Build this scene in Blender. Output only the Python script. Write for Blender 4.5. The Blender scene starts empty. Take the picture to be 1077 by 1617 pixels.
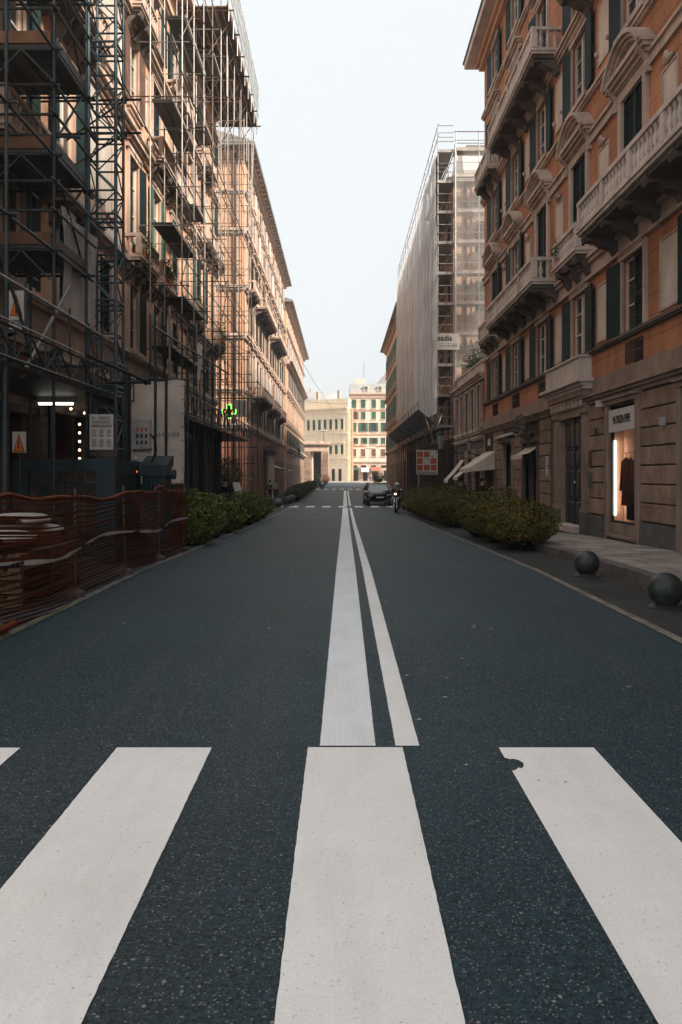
import bpy, bmesh, math, random
from mathutils import Matrix, Vector
R = math.radians
rnd = random.Random(7)
scene = bpy.context.scene
col = scene.collection

# ---------------------------------------------------------------- camera
EYE = 1.44
cam_data = bpy.data.cameras.new('camera')
cam_data.sensor_fit = 'VERTICAL'
cam_data.sensor_height = 36.0
cam_data.lens = 36.0 * 1250 / 1617
cam_data.shift_y = -58.5 / 1617
cam_data.clip_start = 0.05
cam_data.clip_end = 3000
cam = bpy.data.objects.new('camera', cam_data)
cam.location = (0, 0, EYE)
cam.rotation_euler = (R(90), 0, 0)
col.objects.link(cam)
scene.camera = cam

# ---------------------------------------------------------------- sky, sun, exposure
SUN_EL, SUN_AZ = 38, 126      # veiled sun behind the right-hand roofs: only the upper left walls catch it
world = bpy.data.worlds.new('World')
scene.world = world
world.use_nodes = True
wn = world.node_tree.nodes
wl = world.node_tree.links
wn.clear()
sky = wn.new('ShaderNodeTexSky')
sky.sky_type = 'NISHITA'
sky.sun_disc = False
sky.sun_elevation = R(SUN_EL)
sky.sun_rotation = R(SUN_AZ)
sky.dust_density = 5.0
sky.air_density = 1.0
cloud = wn.new('ShaderNodeRGB')
cloud.outputs[0].default_value = (7.9, 8.3, 8.5, 1)
mixs = wn.new('ShaderNodeMix')
mixs.data_type = 'RGBA'
mixs.inputs[0].default_value = 0.93
wl.new(sky.outputs[0], mixs.inputs[6])
wl.new(cloud.outputs[0], mixs.inputs[7])
bg = wn.new('ShaderNodeBackground')
bg.inputs[1].default_value = 0.056
wl.new(mixs.outputs[2], bg.inputs[0])
wo = wn.new('ShaderNodeOutputWorld')
wl.new(bg.outputs[0], wo.inputs[0])

sd = bpy.data.lights.new('sun', 'SUN')
sd.energy = 4.8
sd.angle = R(9)
sd.color = (1.0, 0.86, 0.72)
sun = bpy.data.objects.new('sun', sd)
sun.location = (0, -20, 60)
_d = Vector((math.sin(R(SUN_AZ)) * math.cos(R(SUN_EL)), math.cos(R(SUN_AZ)) * math.cos(R(SUN_EL)), math.sin(R(SUN_EL))))
sun.rotation_euler = _d.to_track_quat('Z', 'Y').to_euler()
col.objects.link(sun)

vs = scene.view_settings
vs.view_transform = 'Standard'
vs.look = 'None'
vs.exposure = 1.15
vs.gamma = 1.0
scene.cycles.max_bounces = 8
scene.cycles.diffuse_bounces = 3
scene.cycles.transparent_max_bounces = 24
scene.cycles.volume_bounces = 0
scene.cycles.caustics_reflective = False
scene.cycles.caustics_refractive = False
scene.cycles.use_denoising = True

# ---------------------------------------------------------------- helpers
WM = {}
def put(o, parent=None, M=None):
    M = M if M is not None else Matrix.Identity(4)
    col.objects.link(o)
    o.parent = parent
    if parent is not None:
        o.matrix_parent_inverse = WM[parent.name].inverted()
    o.matrix_basis = M
    WM[o.name] = M.copy()
    return o

def T(x, y, z):
    return Matrix.Translation((x, y, z))

def tag(o, label=None, cat=None, group=None, kind=None):
    if label: o['label'] = label
    if cat: o['category'] = cat
    if group: o['group'] = group
    if kind: o['kind'] = kind
    return o

def thing(name, label, cat, loc=(0, 0, 0), rz=0, group=None):
    o = bpy.data.objects.new(name, None)
    o.empty_display_size = 0.3
    put(o, None, T(*loc) @ Matrix.Rotation(rz, 4, 'Z'))
    return tag(o, label, cat, group)

def place(me, name, parent=None, M=None, mat=None):
    o = bpy.data.objects.new(name, me)
    return put(o, parent, M)

class MB:
    """collects faces; build() links them as one mesh object"""
    def __init__(s):
        s.V = []; s.F = []
    def v(s, *p):
        s.V.append(tuple(p)); return len(s.V) - 1
    def face(s, pts):
        i = len(s.V); s.V += [tuple(p) for p in pts]; s.F.append(tuple(range(i, i + len(pts)))); return s
    def box(s, x0, x1, y0, y1, z0, z1):
        if x0 > x1: x0, x1 = x1, x0
        if y0 > y1: y0, y1 = y1, y0
        if z0 > z1: z0, z1 = z1, z0
        i = len(s.V)
        s.V += [(x0,y0,z0),(x1,y0,z0),(x1,y1,z0),(x0,y1,z0),(x0,y0,z1),(x1,y0,z1),(x1,y1,z1),(x0,y1,z1)]
        for f in ((3,2,1,0),(4,5,6,7),(0,1,5,4),(1,2,6,5),(2,3,7,6),(3,0,4,7)):
            s.F.append(tuple(i + k for k in f))
        return s
    def block(s, x0, x1, y0, y1, z0, z1, c):
        """box whose +y face is chamfered by c"""
        i = len(s.V)
        ym = y1 - c
        s.V += [(x0,y0,z0),(x1,y0,z0),(x1,ym,z0),(x0,ym,z0),(x0,y0,z1),(x1,y0,z1),(x1,ym,z1),(x0,ym,z1),
                (x0+c,y1,z0+c),(x1-c,y1,z0+c),(x1-c,y1,z1-c),(x0+c,y1,z1-c)]
        for f in ((3,2,1,0),(4,5,6,7),(0,1,5,4),(1,2,6,5),(3,0,4,7),(2,3,8,9),(6,2,9,10),(7,6,10,11),(3,7,11,8),(9,8,11,10)):
            s.F.append(tuple(i + k for k in f))
        return s
    def cyl(s, p0, p1, r, n=8, r2=None, cap=True):
        p0 = Vector(p0); p1 = Vector(p1); r2 = r if r2 is None else r2
        d = (p1 - p0).normalized()
        a = d.orthogonal().normalized(); b = d.cross(a)
        i = len(s.V)
        for p, rr in ((p0, r), (p1, r2)):
            for k in range(n):
                t = 2 * math.pi * k / n
                s.V.append(tuple(p + a * (rr * math.cos(t)) + b * (rr * math.sin(t))))
        for k in range(n):
            k2 = (k + 1) % n
            s.F.append((i + k, i + k2, i + n + k2, i + n + k))
        if cap:
            s.F.append(tuple(i + k for k in range(n))[::-1]); s.F.append(tuple(i + n + k for k in range(n)))
        return s
    def path(s, pts, r, n=6):
        for a, b in zip(pts[:-1], pts[1:]): s.cyl(a, b, r, n)
        return s
    def lathe(s, prof, c=(0, 0, 0), n=12, cap=True):
        i = len(s.V); m = len(prof)
        for r, z in prof:
            for k in range(n):
                t = 2 * math.pi * k / n
                s.V.append((c[0] + r * math.cos(t), c[1] + r * math.sin(t), c[2] + z))
        for j in range(m - 1):
            for k in range(n):
                k2 = (k + 1) % n
                s.F.append((i + j*n + k, i + j*n + k2, i + (j+1)*n + k2, i + (j+1)*n + k))
        if cap:
            s.F.append(tuple(i + k for k in range(n))[::-1]); s.F.append(tuple(i + (m-1)*n + k for k in range(n)))
        return s
    def extrude(s, pts, a, b, axis):
        """2D outline pts extruded along axis ('x','y','z') from a to b; pts are the other two axes in xyz order"""
        def mk(p, t):
            return (t, p[0], p[1]) if axis == 'x' else ((p[0], t, p[1]) if axis == 'y' else (p[0], p[1], t))
        n = len(pts); i = len(s.V)
        s.V += [mk(p, a) for p in pts] + [mk(p, b) for p in pts]
        s.F.append(tuple(i + k for k in range(n))[::-1]); s.F.append(tuple(i + n + k for k in range(n)))
        for k in range(n):
            k2 = (k + 1) % n
            s.F.append((i + k, i + k2, i + n + k2, i + n + k))
        return s
    def ball(s, c, rx, ry=None, rz=None, n=12, m=8):
        ry = ry or rx; rz = rz or rx
        i = len(s.V)
        for j in range(m + 1):
            ph = math.pi * j / m
            for k in range(n):
                t = 2 * math.pi * k / n
                s.V.append((c[0] + rx*math.sin(ph)*math.cos(t), c[1] + ry*math.sin(ph)*math.sin(t), c[2] - rz*math.cos(ph)))
        for j in range(m):
            for k in range(n):
                k2 = (k + 1) % n
                s.F.append((i + j*n + k, i + j*n + k2, i + (j+1)*n + k2, i + (j+1)*n + k))
        return s
    def grid(s, fn, nu, nv):
        i = len(s.V)
        for a in range(nu + 1):
            for b in range(nv + 1):
                s.V.append(tuple(fn(a / nu, b / nv)))
        for a in range(nu):
            for b in range(nv):
                k = i + a*(nv+1) + b
                s.F.append((k, k + nv + 1, k + nv + 2, k + 1))
        return s
    def mesh(s, name, mat, smooth=False):
        me = bpy.data.meshes.new(name)
        me.from_pydata(s.V, [], s.F)
        if mat is not None: me.materials.append(mat)
        if smooth:
            me.polygons.foreach_set('use_smooth', [True] * len(me.polygons))
        me.update()
        return me
    def build(s, name, mat, parent=None, M=None, smooth=False):
        return place(s.mesh(name, mat, smooth), name, parent, M)

CACHE = {}
def cached(key, fn):
    if key not in CACHE: CACHE[key] = fn()
    return CACHE[key]

def auto_smooth(o):
    return o

# unit tube shared per material
def tube(name, p0, p1, r, mat, parent):
    me = cached(('tube', mat.name), lambda: MB().cyl((0,0,0), (0,0,1), 1, 8).mesh('tube', mat, False))
    p0 = Vector(p0); p1 = Vector(p1); d = p1 - p0
    q = d.to_track_quat('Z', 'Y').to_matrix().to_4x4()
    M = Matrix.Translation(p0) @ q @ Matrix.Diagonal((r, r, d.length, 1))
    return place(me, name, parent, M)

def slab(name, x0, x1, y0, y1, z0, z1, mat, parent, c=0.0):
    """unit cube shared per material, scaled"""
    me = cached(('cube', mat.name), lambda: MB().box(0,1,0,1,0,1).mesh('slab', mat))
    return place(me, name, parent, T(min(x0,x1), min(y0,y1), min(z0,z1)) @ Matrix.Diagonal((abs(x1-x0), abs(y1-y0), abs(z1-z0), 1)))

# facade frames: local x runs along the wall, local y points out of the wall, z is up
def frame(O, U, N):
    U = Vector(U).normalized(); N = Vector(N).normalized(); Z = Vector((0, 0, 1))
    m = Matrix((( U.x, N.x, Z.x, O[0]), (U.y, N.y, Z.y, O[1]), (U.z, N.z, Z.z, O[2]), (0, 0, 0, 1)))
    return m

PROF = [(-60,0),(0,0),(12,0),(20,-.15),(27,-.29),(38,-.43),(50,-.53),(60,-.57),(75,-.52),(90,-.42),(110,-.2),(130,.05),(150,.15),(175,.15),(700,.15)]
def gz(y):
    for (a, za), (b, zb) in zip(PROF[:-1], PROF[1:]):
        if y <= b:
            t = max(0, (y - a) / (b - a))
            return za + (zb - za) * t
    return PROF[-1][1]

# ---------------------------------------------------------------- materials
def nodes_of(name):
    m = bpy.data.materials.new(name)
    m.use_nodes = True
    nt = m.node_tree
    b = nt.nodes['Principled BSDF']
    return m, nt, b

def rgb(c): return (c[0], c[1], c[2], 1)

def noise(nt, vec, scale, detail=4, rough=0.55):
    n = nt.nodes.new('ShaderNodeTexNoise')
    n.inputs['Scale'].default_value = scale
    n.inputs['Detail'].default_value = detail
    n.inputs['Roughness'].default_value = rough
    nt.links.new(vec, n.inputs['Vector'])
    return n.outputs['Fac']

def vscale(nt, vec, s):
    m = nt.nodes.new('ShaderNodeVectorMath'); m.operation = 'MULTIPLY'
    m.inputs[1].default_value = s
    nt.links.new(vec, m.inputs[0])
    return m.outputs[0]

def ramp(nt, fac, a, b, ca=(0,0,0), cb=(1,1,1)):
    r = nt.nodes.new('ShaderNodeValToRGB')
    r.color_ramp.elements[0].position = a; r.color_ramp.elements[0].color = rgb(ca)
    r.color_ramp.elements[1].position = b; r.color_ramp.elements[1].color = rgb(cb)
    nt.links.new(fac, r.inputs[0])
    return r.outputs[0]

def mixc(nt, fac, a, b, mode='MIX'):
    m = nt.nodes.new('ShaderNodeMix'); m.data_type = 'RGBA'; m.blend_type = mode
    for sock, val in ((m.inputs[0], fac), (m.inputs[6], a), (m.inputs[7], b)):
        if isinstance(val, (int, float)): sock.default_value = val
        elif isinstance(val, tuple): sock.default_value = rgb(val)
        else: nt.links.new(val, sock)
    return m.outputs[2]

def math_(nt, op, a, b=None):
    m = nt.nodes.new('ShaderNodeMath'); m.operation = op
    for sock, val in ((m.inputs[0], a), (m.inputs[1], b)):
        if val is None: continue
        if isinstance(val, (int, float)): sock.default_value = val
        else: nt.links.new(val, sock)
    return m.outputs[0]

def bump(nt, b, h, strength=0.3, dist=0.01):
    n = nt.nodes.new('ShaderNodeBump')
    n.inputs['Strength'].default_value = strength
    n.inputs['Distance'].default_value = dist
    nt.links.new(h, n.inputs['Height'])
    nt.links.new(n.outputs[0], b.inputs['Normal'])

def mat(name, c, rough=.8, var=.25, scale=2.0, fine=30, fvar=.12, metal=0.0, spec=.1, bmp=.25, bscale=60, bdist=.006,
        dirt=None, dirt_amt=.5, dirt_scale=(1.2, 1.2, .25), obj_var=.0, groove=None, emit=None, estr=0):
    m, nt, b = nodes_of(name)
    geo = nt.nodes.new('ShaderNodeNewGeometry')
    pos = geo.outputs['Position']
    dark = tuple(x * (1 - var) for x in c); lite = tuple(min(1, x * (1 + var)) for x in c)
    base = ramp(nt, noise(nt, pos, scale, 5), .3, .7, dark, lite)
    f = ramp(nt, noise(nt, pos, fine, 3), .3, .7, (1 - fvar,)*3, (1 + fvar,)*3)
    base = mixc(nt, 1.0, base, f, 'MULTIPLY')
    if dirt:
        d = ramp(nt, noise(nt, vscale(nt, pos, dirt_scale), 1.6, 6, .65), .45, .72)
        d = math_(nt, 'MULTIPLY', d, dirt_amt)
        base = mixc(nt, d, base, dirt)
    if obj_var:
        oi = nt.nodes.new('ShaderNodeObjectInfo')
        rv = ramp(nt, oi.outputs['Random'], 0, 1, (1 - obj_var,)*3, (1 + obj_var,)*3)
        base = mixc(nt, 1.0, base, rv, 'MULTIPLY')
    h = noise(nt, pos, bscale, 4)
    if groove:
        pitch, = groove
        sep = nt.nodes.new('ShaderNodeSeparateXYZ'); nt.links.new(pos, sep.inputs[0])
        fr = math_(nt, 'FRACT', math_(nt, 'DIVIDE', sep.outputs[2], pitch))
        g = math_(nt, 'GREATER_THAN', fr, .05)
        h = math_(nt, 'ADD', math_(nt, 'MULTIPLY', h, .25), g)
        base = mixc(nt, g, mixc(nt, 1.0, base, (.55, .5, .48), 'MULTIPLY'), base)
    nt.links.new(base, b.inputs['Base Color'])
    b.inputs['Roughness'].default_value = rough
    b.inputs['Metallic'].default_value = metal
    b.inputs['Specular IOR Level'].default_value = spec
    if bmp: bump(nt, b, h, bmp, bdist)
    if emit:
        b.inputs['Emission Color'].default_value = rgb(emit); b.inputs['Emission Strength'].default_value = estr
    return m

def emission(name, c, s):
    m, nt, b = nodes_of(name)
    b.inputs['Base Color'].default_value = rgb(c)
    b.inputs['Emission Color'].default_value = rgb(c); b.inputs['Emission Strength'].default_value = s
    return m

def asphalt_mat():
    m, nt, b = nodes_of('asphalt')
    geo = nt.nodes.new('ShaderNodeNewGeometry'); pos = geo.outputs['Position']
    vo = nt.nodes.new('ShaderNodeTexVoronoi'); vo.inputs['Scale'].default_value = 105
    nt.links.new(pos, vo.inputs['Vector'])
    vo2 = nt.nodes.new('ShaderNodeTexVoronoi'); vo2.inputs['Scale'].default_value = 48
    nt.links.new(pos, vo2.inputs['Vector'])
    sep = nt.nodes.new('ShaderNodeSeparateColor'); nt.links.new(vo.outputs['Color'], sep.inputs[0])
    sep2 = nt.nodes.new('ShaderNodeSeparateColor'); nt.links.new(vo2.outputs['Color'], sep2.inputs[0])
    base = ramp(nt, noise(nt, pos, .35, 6, .6), .35, .65, (.008, .027, .038), (.016, .042, .054))
    # polished wheel tracks and the brown-grey dust beside the centre line
    tr = ramp(nt, noise(nt, vscale(nt, pos, (1.6, .10, 1)), 1.0, 4, .6), .5, .75)
    base = mixc(nt, math_(nt, 'MULTIPLY', tr, .5), base, (.044, .045, .043))
    grain = ramp(nt, sep.outputs[0], 0, 1, (.35, .35, .35), (1.65, 1.65, 1.65))
    base = mixc(nt, 1.0, base, grain, 'MULTIPLY')
    chips = math_(nt, 'GREATER_THAN', sep.outputs[1], .84)
    chips2 = math_(nt, 'GREATER_THAN', sep2.outputs[1], .975)
    cm = math_(nt, 'MULTIPLY', math_(nt, 'LESS_THAN', vo.outputs['Distance'], .42), chips)
    cm2 = math_(nt, 'MULTIPLY', math_(nt, 'LESS_THAN', vo2.outputs['Distance'], .30), chips2)
    base = mixc(nt, math_(nt, 'MULTIPLY', cm, .85), base, (.17, .19, .19))
    base = mixc(nt, math_(nt, 'MULTIPLY', cm2, .8), base, (.27, .25, .22))
    nt.links.new(base, b.inputs['Base Color'])
    b.inputs['Roughness'].default_value = .62
    b.inputs['Specular IOR Level'].default_value = .32
    bump(nt, b, vo.outputs['Distance'], .55, .006)
    return m

def paint_mat(name, c, rib=False, wear=.56):
    m, nt, b = nodes_of(name)
    geo = nt.nodes.new('ShaderNodeNewGeometry'); pos = geo.outputs['Position']
    base = ramp(nt, noise(nt, pos, 3.0, 6, .6), .3, .72, tuple(x*.92 for x in c), c)
    warm = ramp(nt, noise(nt, pos, .9, 3), .42, .68)
    base = mixc(nt, math_(nt, 'MULTIPLY', warm, .22), base, (c[0]*.84, c[1]*.79, c[2]*.72))
    tyre = ramp(nt, noise(nt, vscale(nt, pos, (2.2, .5, 1)), 1.3, 5, .65), .48, .7)
    base = mixc(nt, math_(nt, 'MULTIPLY', tyre, .35), base, (c[0]*.66, c[1]*.63, c[2]*.59))
    sp = ramp(nt, noise(nt, pos, 70, 4, .65), wear + .08, wear + .13)
    base = mixc(nt, math_(nt, 'MULTIPLY', sp, .6), base, (.20, .19, .17))
    g = ramp(nt, noise(nt, pos, 160, 2), .3, .7, (.93,)*3, (1.07,)*3)
    base = mixc(nt, 1.0, base, g, 'MULTIPLY')
    h = noise(nt, pos, 150, 3)
    if rib:
        sep = nt.nodes.new('ShaderNodeSeparateXYZ'); nt.links.new(pos, sep.inputs[0])
        fr = math_(nt, 'FRACT', math_(nt, 'MULTIPLY', sep.outputs[0], 62))
        r_ = math_(nt, 'GREATER_THAN', fr, .25)
        h = math_(nt, 'ADD', h, math_(nt, 'MULTIPLY', r_, .9))
        base = mixc(nt, r_, mixc(nt, 1.0, base, (.88, .88, .88), 'MULTIPLY'), base)
    nt.links.new(base, b.inputs['Base Color'])
    b.inputs['Roughness'].default_value = .6
    bump(nt, b, h, .3, .003)
    return m

def leaf_mat(name, c1, c2, c3):
    m, nt, b = nodes_of(name)
    geo = nt.nodes.new('ShaderNodeNewGeometry')
    r = nt.nodes.new('ShaderNodeValToRGB')
    r.color_ramp.elements[0].color = rgb(c1); r.color_ramp.elements[1].color = rgb(c3); r.color_ramp.elements[1].position = 1
    e = r.color_ramp.elements.new(.6); e.color = rgb(c2)
    nt.links.new(geo.outputs['Random Per Island'], r.inputs[0])
    patch = ramp(nt, noise(nt, geo.outputs['Position'], 4, 3), .35, .65, (.7, .7, .7), (1.3, 1.3, 1.3))
    nt.links.new(mixc(nt, 1.0, r.outputs[0], patch, 'MULTIPLY'), b.inputs['Base Color'])
    b.inputs['Roughness'].default_value = .5
    b.inputs['Specular IOR Level'].default_value = .18
    return m

def glass_mat(name, c=(.012, .018, .022), rough=.08):
    m, nt, b = nodes_of(name)
    b.inputs['Base Color'].default_value = rgb(c)
    b.inputs['Roughness'].default_value = rough
    b.inputs['Specular IOR Level'].default_value = .6
    geo = nt.nodes.new('ShaderNodeNewGeometry')
    bump(nt, b, noise(nt, geo.outputs['Position'], 2.5, 2), .08, .02)
    return m

def clear_glass(name):
    m, nt, b = nodes_of(name)
    out = [n for n in nt.nodes if n.type == 'OUTPUT_MATERIAL'][0]
    tr = nt.nodes.new('ShaderNodeBsdfTransparent'); tr.inputs[0].default_value = (.93, .95, .95, 1)
    gl = nt.nodes.new('ShaderNodeBsdfGlossy'); gl.inputs['Roughness'].default_value = .03
    fr = nt.nodes.new('ShaderNodeFresnel'); fr.inputs[0].default_value = 1.3
    mx = nt.nodes.new('ShaderNodeMixShader')
    nt.links.new(fr.outputs[0], mx.inputs[0]); nt.links.new(tr.outputs[0], mx.inputs[1]); nt.links.new(gl.outputs[0], mx.inputs[2])
    nt.links.new(mx.outputs[0], out.inputs[0])
    return m

def net_mat(name, c, opacity, fold=(1, 1, 1), transl=.4):
    """woven dust sheet: part cloth, part open weave"""
    m, nt, b = nodes_of(name)
    out = [n for n in nt.nodes if n.type == 'OUTPUT_MATERIAL'][0]
    geo = nt.nodes.new('ShaderNodeNewGeometry'); pos = geo.outputs['Position']
    f = ramp(nt, noise(nt, vscale(nt, pos, fold), 1.5, 5, .6), .3, .7, tuple(x*.72 for x in c), tuple(min(1, x*1.2) for x in c))
    df = nt.nodes.new('ShaderNodeBsdfDiffuse'); tl = nt.nodes.new('ShaderNodeBsdfTranslucent'); tp = nt.nodes.new('ShaderNodeBsdfTransparent')
    nt.links.new(f, df.inputs[0]); nt.links.new(f, tl.inputs[0])
    a = nt.nodes.new('ShaderNodeMixShader'); a.inputs[0].default_value = transl
    nt.links.new(df.outputs[0], a.inputs[1]); nt.links.new(tl.outputs[0], a.inputs[2])
    o2 = nt.nodes.new('ShaderNodeMixShader')
    op = ramp(nt, noise(nt, vscale(nt, pos, fold), 2.3, 5, .6), .3, .7, (opacity*.82,)*3, (min(1, opacity*1.12),)*3)
    nt.links.new(op, o2.inputs[0]); nt.links.new(tp.outputs[0], o2.inputs[1]); nt.links.new(a.outputs[0], o2.inputs[2])
    nt.links.new(o2.outputs[0], out.inputs[0])
    return m

SOOT = (.05, .042, .038)
ASPHALT = asphalt_mat()
PAINT = paint_mat('road_paint', (.85, .875, .87))
PAINT_RIB = paint_mat('ribbed_road_paint', (.84, .90, .93), True)
PAINT_OLD = mat('worn_edge_paint', (.21, .195, .16), .7, .3, 2, 40, .3, bmp=.4, bscale=110, dirt=(.05, .055, .058), dirt_amt=.8, dirt_scale=(14, 3, 14))
GUTTER = mat('gutter_asphalt', (.040, .043, .044), .7, .35, 1.2, 60, .3, bmp=.5, bscale=120, dirt=(.075, .065, .055), dirt_amt=.5, dirt_scale=(1.5, .5, 1))
GROUND = mat('ground_stone', (.16, .15, .14), .8, .25, .6)
PAVING = mat('paving_stone', (.31, .275, .25), .7, .18, 2.2, 35, .15, bmp=.4, bscale=50, obj_var=.22, dirt=(.15, .13, .115), dirt_amt=.6, dirt_scale=(1, 1, 1))
PAVEBED = mat('paving_joint', (.03, .028, .026), .9)
KERB = mat('kerb_granite', (.15, .135, .125), .7, .2, 3, 50, .2, obj_var=.2, dirt=SOOT, dirt_amt=.5)
ORANGE = mat('orange_plaster', (.44, .200, .108), .9, .22, .5, 14, .10, bmp=.5, bscale=40, dirt=(.20, .105, .07), dirt_amt=.85, groove=(.41,))
ORANGE_PLAIN = mat('orange_plaster_plain', (.45, .21, .115), .88, .16, .7, 14, .08, bmp=.2, bscale=40, dirt=(.24, .12, .075), dirt_amt=.6)
PEACH = mat('peach_plaster', (.57, .355, .235), .88, .12, .7, 14, .08, bmp=.2, bscale=40, dirt=(.30, .17, .11), dirt_amt=.5)
PINK = mat('pink_plaster', (.68, .41, .27), .88, .16, .6, 14, .08, bmp=.3, bscale=30, dirt=(.25, .155, .11), dirt_amt=.6)
STONE = mat('weathered_marble', (.50, .395, .33), .75, .16, 1.5, 25, .1, bmp=.35, bscale=40, dirt=(.15, .115, .095), dirt_amt=.65)
STONE_PALE = mat('pale_marble', (.58, .50, .445), .7, .12, 1.5, 25, .08, bmp=.25, bscale=40, dirt=(.26, .21, .175), dirt_amt=.55)
STONE_BLOCK = mat('rusticated_stone', (.275, .19, .145), .75, .28, 2.4, 28, .16, bmp=.5, bscale=35, obj_var=.16, dirt=(.16, .115, .09), dirt_amt=.6, dirt_scale=(1.4, 1.4, .6))
STONE_SHADE = mat('shade_darkened_stone', (.29, .215, .17), .75, .2, 1.5, 25, .12, bmp=.4, bscale=40, dirt=(.10, .08, .068), dirt_amt=.65)  # darkened copy of the marble, painting in the dimness of the lower storey
STONE_DARK = mat('soot_and_shade_stone', (.12, .10, .09), .8, .25, 1.8, 25, .12, bmp=.4, bscale=40, dirt=SOOT, dirt_amt=.5)  # plain dark stone; under balconies its colour stands in for shade
PLINTH = mat('slate_plinth', (.115, .115, .115), .6, .25, 3, 30, .15, dirt=(.06, .06, .06))
BRICK = mat('brick_red_stucco', (.24, .115, .075), .85, .2, 1.5, 20, .15, bmp=.3, dirt=(.1, .06, .05), dirt_amt=.5, groove=(.30,))
NICHE = mat('grey_marble_panel', (.60, .50, .43), .7, .14, 1.4, 22, .12, bmp=.2, dirt=(.27, .21, .17), dirt_amt=.6)
GREYWALL = mat('grey_render', (.42, .40, .37), .85, .1, .8, 12, .08, bmp=.2, dirt=(.25, .22, .2), dirt_amt=.4)
CREAM = mat('cream_plaster', (.60, .515, .43), .85, .07, .6, 8, .05, bmp=.15, dirt=(.42, .29, .2), dirt_amt=.35)
IVORY = mat('ivory_plaster', (.90, .75, .56), .85, .07, .6, 8, .05, bmp=.15, dirt=(.46, .37, .27), dirt_amt=.35)
ROOF = mat('slate_roof', (.20, .195, .19), .7, .2, 1.0, 12, .15, dirt=(.12, .12, .12))
SHUTTER = mat('dark_green_shutter', (.010, .026, .028), .7, .3, 3, 30, .15, spec=.12, bmp=.1, obj_var=.25)
SHUTTER_G = mat('green_shutter', (.035, .105, .065), .5, .25, 3, 30, .1, bmp=.1, obj_var=.3)
SHUTTER_B = mat('brown_shutter', (.15, .085, .06), .5, .25, 3, 30, .1, bmp=.1, obj_var=.2)
SHUTTER_W = mat('weathered_white_shutter', (.42, .40, .37), .6, .2, 3, 30, .1, bmp=.1, obj_var=.2)
JOINERY = mat('window_joinery', (.58, .53, .47), .5, .15, 3, bmp=.1)
GLASS = glass_mat('window_glass')
GLASS_L = glass_mat('window_glass_far', (.03, .035, .035), .15)
CLEAR = clear_glass('shop_glass')
WINDSCREEN = glass_mat('car_windscreen', (.02, .025, .028), .04)
WINDSCREEN.node_tree.nodes['Principled BSDF'].inputs['Specular IOR Level'].default_value = 1.0
WINDSCREEN.node_tree.nodes['Principled BSDF'].inputs['Coat Weight'].default_value = 1.0
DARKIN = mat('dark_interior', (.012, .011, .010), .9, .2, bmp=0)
IRON = mat('wrought_iron', (.018, .02, .021), .5, .3, 5, metal=.4, spec=.4, bmp=.15)
STEEL_T = mat('teal_painted_steel', (.024, .045, .054), .42, .35, 4, 40, .25, metal=.5, spec=.5, bmp=.15, dirt=(.075, .06, .05), dirt_amt=.35, dirt_scale=(3, 3, 1), obj_var=.2)
STEEL_M = mat('mast_steel', (.065, .105, .122), .45, .3, 4, 40, .2, metal=.4, spec=.4, bmp=.15, dirt=(.10, .08, .065), dirt_amt=.3, dirt_scale=(3, 3, 1), obj_var=.15)
STEEL_R = mat('rusty_and_sunlit_steel', (.15, .115, .09), .5, .4, 4, 40, .25, metal=.55, spec=.5, bmp=.15, dirt=(.10, .05, .03), dirt_amt=.5, dirt_scale=(3, 3, 1), obj_var=.3)  # on upper scaffold tubes this colour stands in for sunlight
STEEL_G = mat('galvanised_steel', (.30, .29, .275), .45, .25, 4, 40, .2, metal=.6, spec=.5, bmp=.15, dirt=(.15, .10, .07), dirt_amt=.4, obj_var=.25)
COUPLER = mat('coupler_steel', (.035, .032, .03), .5, .3, 9, metal=.5)
PLANK = mat('scaffold_timber', (.11, .063, .038), .85, .3, 3, 60, .25, bmp=.3, dirt=(.09, .06, .045), dirt_amt=.6, dirt_scale=(4, .5, 4), obj_var=.3)
DECK = mat('steel_deck', (.055, .063, .066), .5, .3, 3, 40, .2, metal=.5, bmp=.2, obj_var=.25)
DECKEDGE = mat('deck_edge_alloy', (.36, .33, .30), .45, .2, 3, metal=.6, bmp=.1)
HOIST = mat('hoist_blue_grey', (.024, .046, .058), .5, .3, 2.5, 30, .2, metal=.3, dirt=(.07, .055, .045), dirt_amt=.4, dirt_scale=(2, 2, .6))
BOARD = mat('white_board', (.55, .54, .51), .6, .08, 3, dirt=(.4, .37, .33), dirt_amt=.3)
INK = mat('black_ink', (.015, .016, .016), .6, .2, bmp=0)
INKGREY = mat('grey_ink', (.16, .16, .155), .6, .2, bmp=0)
SIGNORANGE = mat('sign_orange', (.62, .16, .03), .5, .1, bmp=0)
SIGNRED = mat('sign_terracotta', (.40, .085, .03), .55, .15, bmp=0)
SIGNGREEN = mat('sign_green', (.03, .30, .11), .5, .1, bmp=0)
TARP = net_mat('pinkish_tarpaulin', (.84, .73, .65), .98, (.7, .7, .7), .25)
BANNER = net_mat('grey_mesh_banner', (.62, .63, .61), .9, (1.5, 3, .4), .3)
SHEET = net_mat('dust_sheet', (.82, .85, .86), .72, (1, 2.2, .05), .4)
NET = net_mat('fine_debris_net', (.62, .63, .62), .36, (1, 1, 1), .4)
NETG = net_mat('grey_guard_net', (.36, .40, .41), .6, (1, 1, 1), .4)
ORANGENET = mat('orange_plastic_net', (.17, .046, .018), .6, .3, 3, 25, .25, bmp=0, dirt=(.08, .022, .012), dirt_amt=.6, dirt_scale=(2, 2, 2))
TAPE = mat('white_tape', (.55, .54, .52), .5, .15, 6, bmp=0)
BOLLARD = mat('dark_iron_ball', (.030, .036, .038), .48, .35, 6, 60, .3, metal=.4, spec=.4, bmp=.5, bscale=35, dirt=(.13, .13, .12), dirt_amt=.6, dirt_scale=(5, 5, 5))
BOWL = mat('iron_planter', (.016, .018, .018), .6, .3, 5, metal=.3, bmp=.2)
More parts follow.
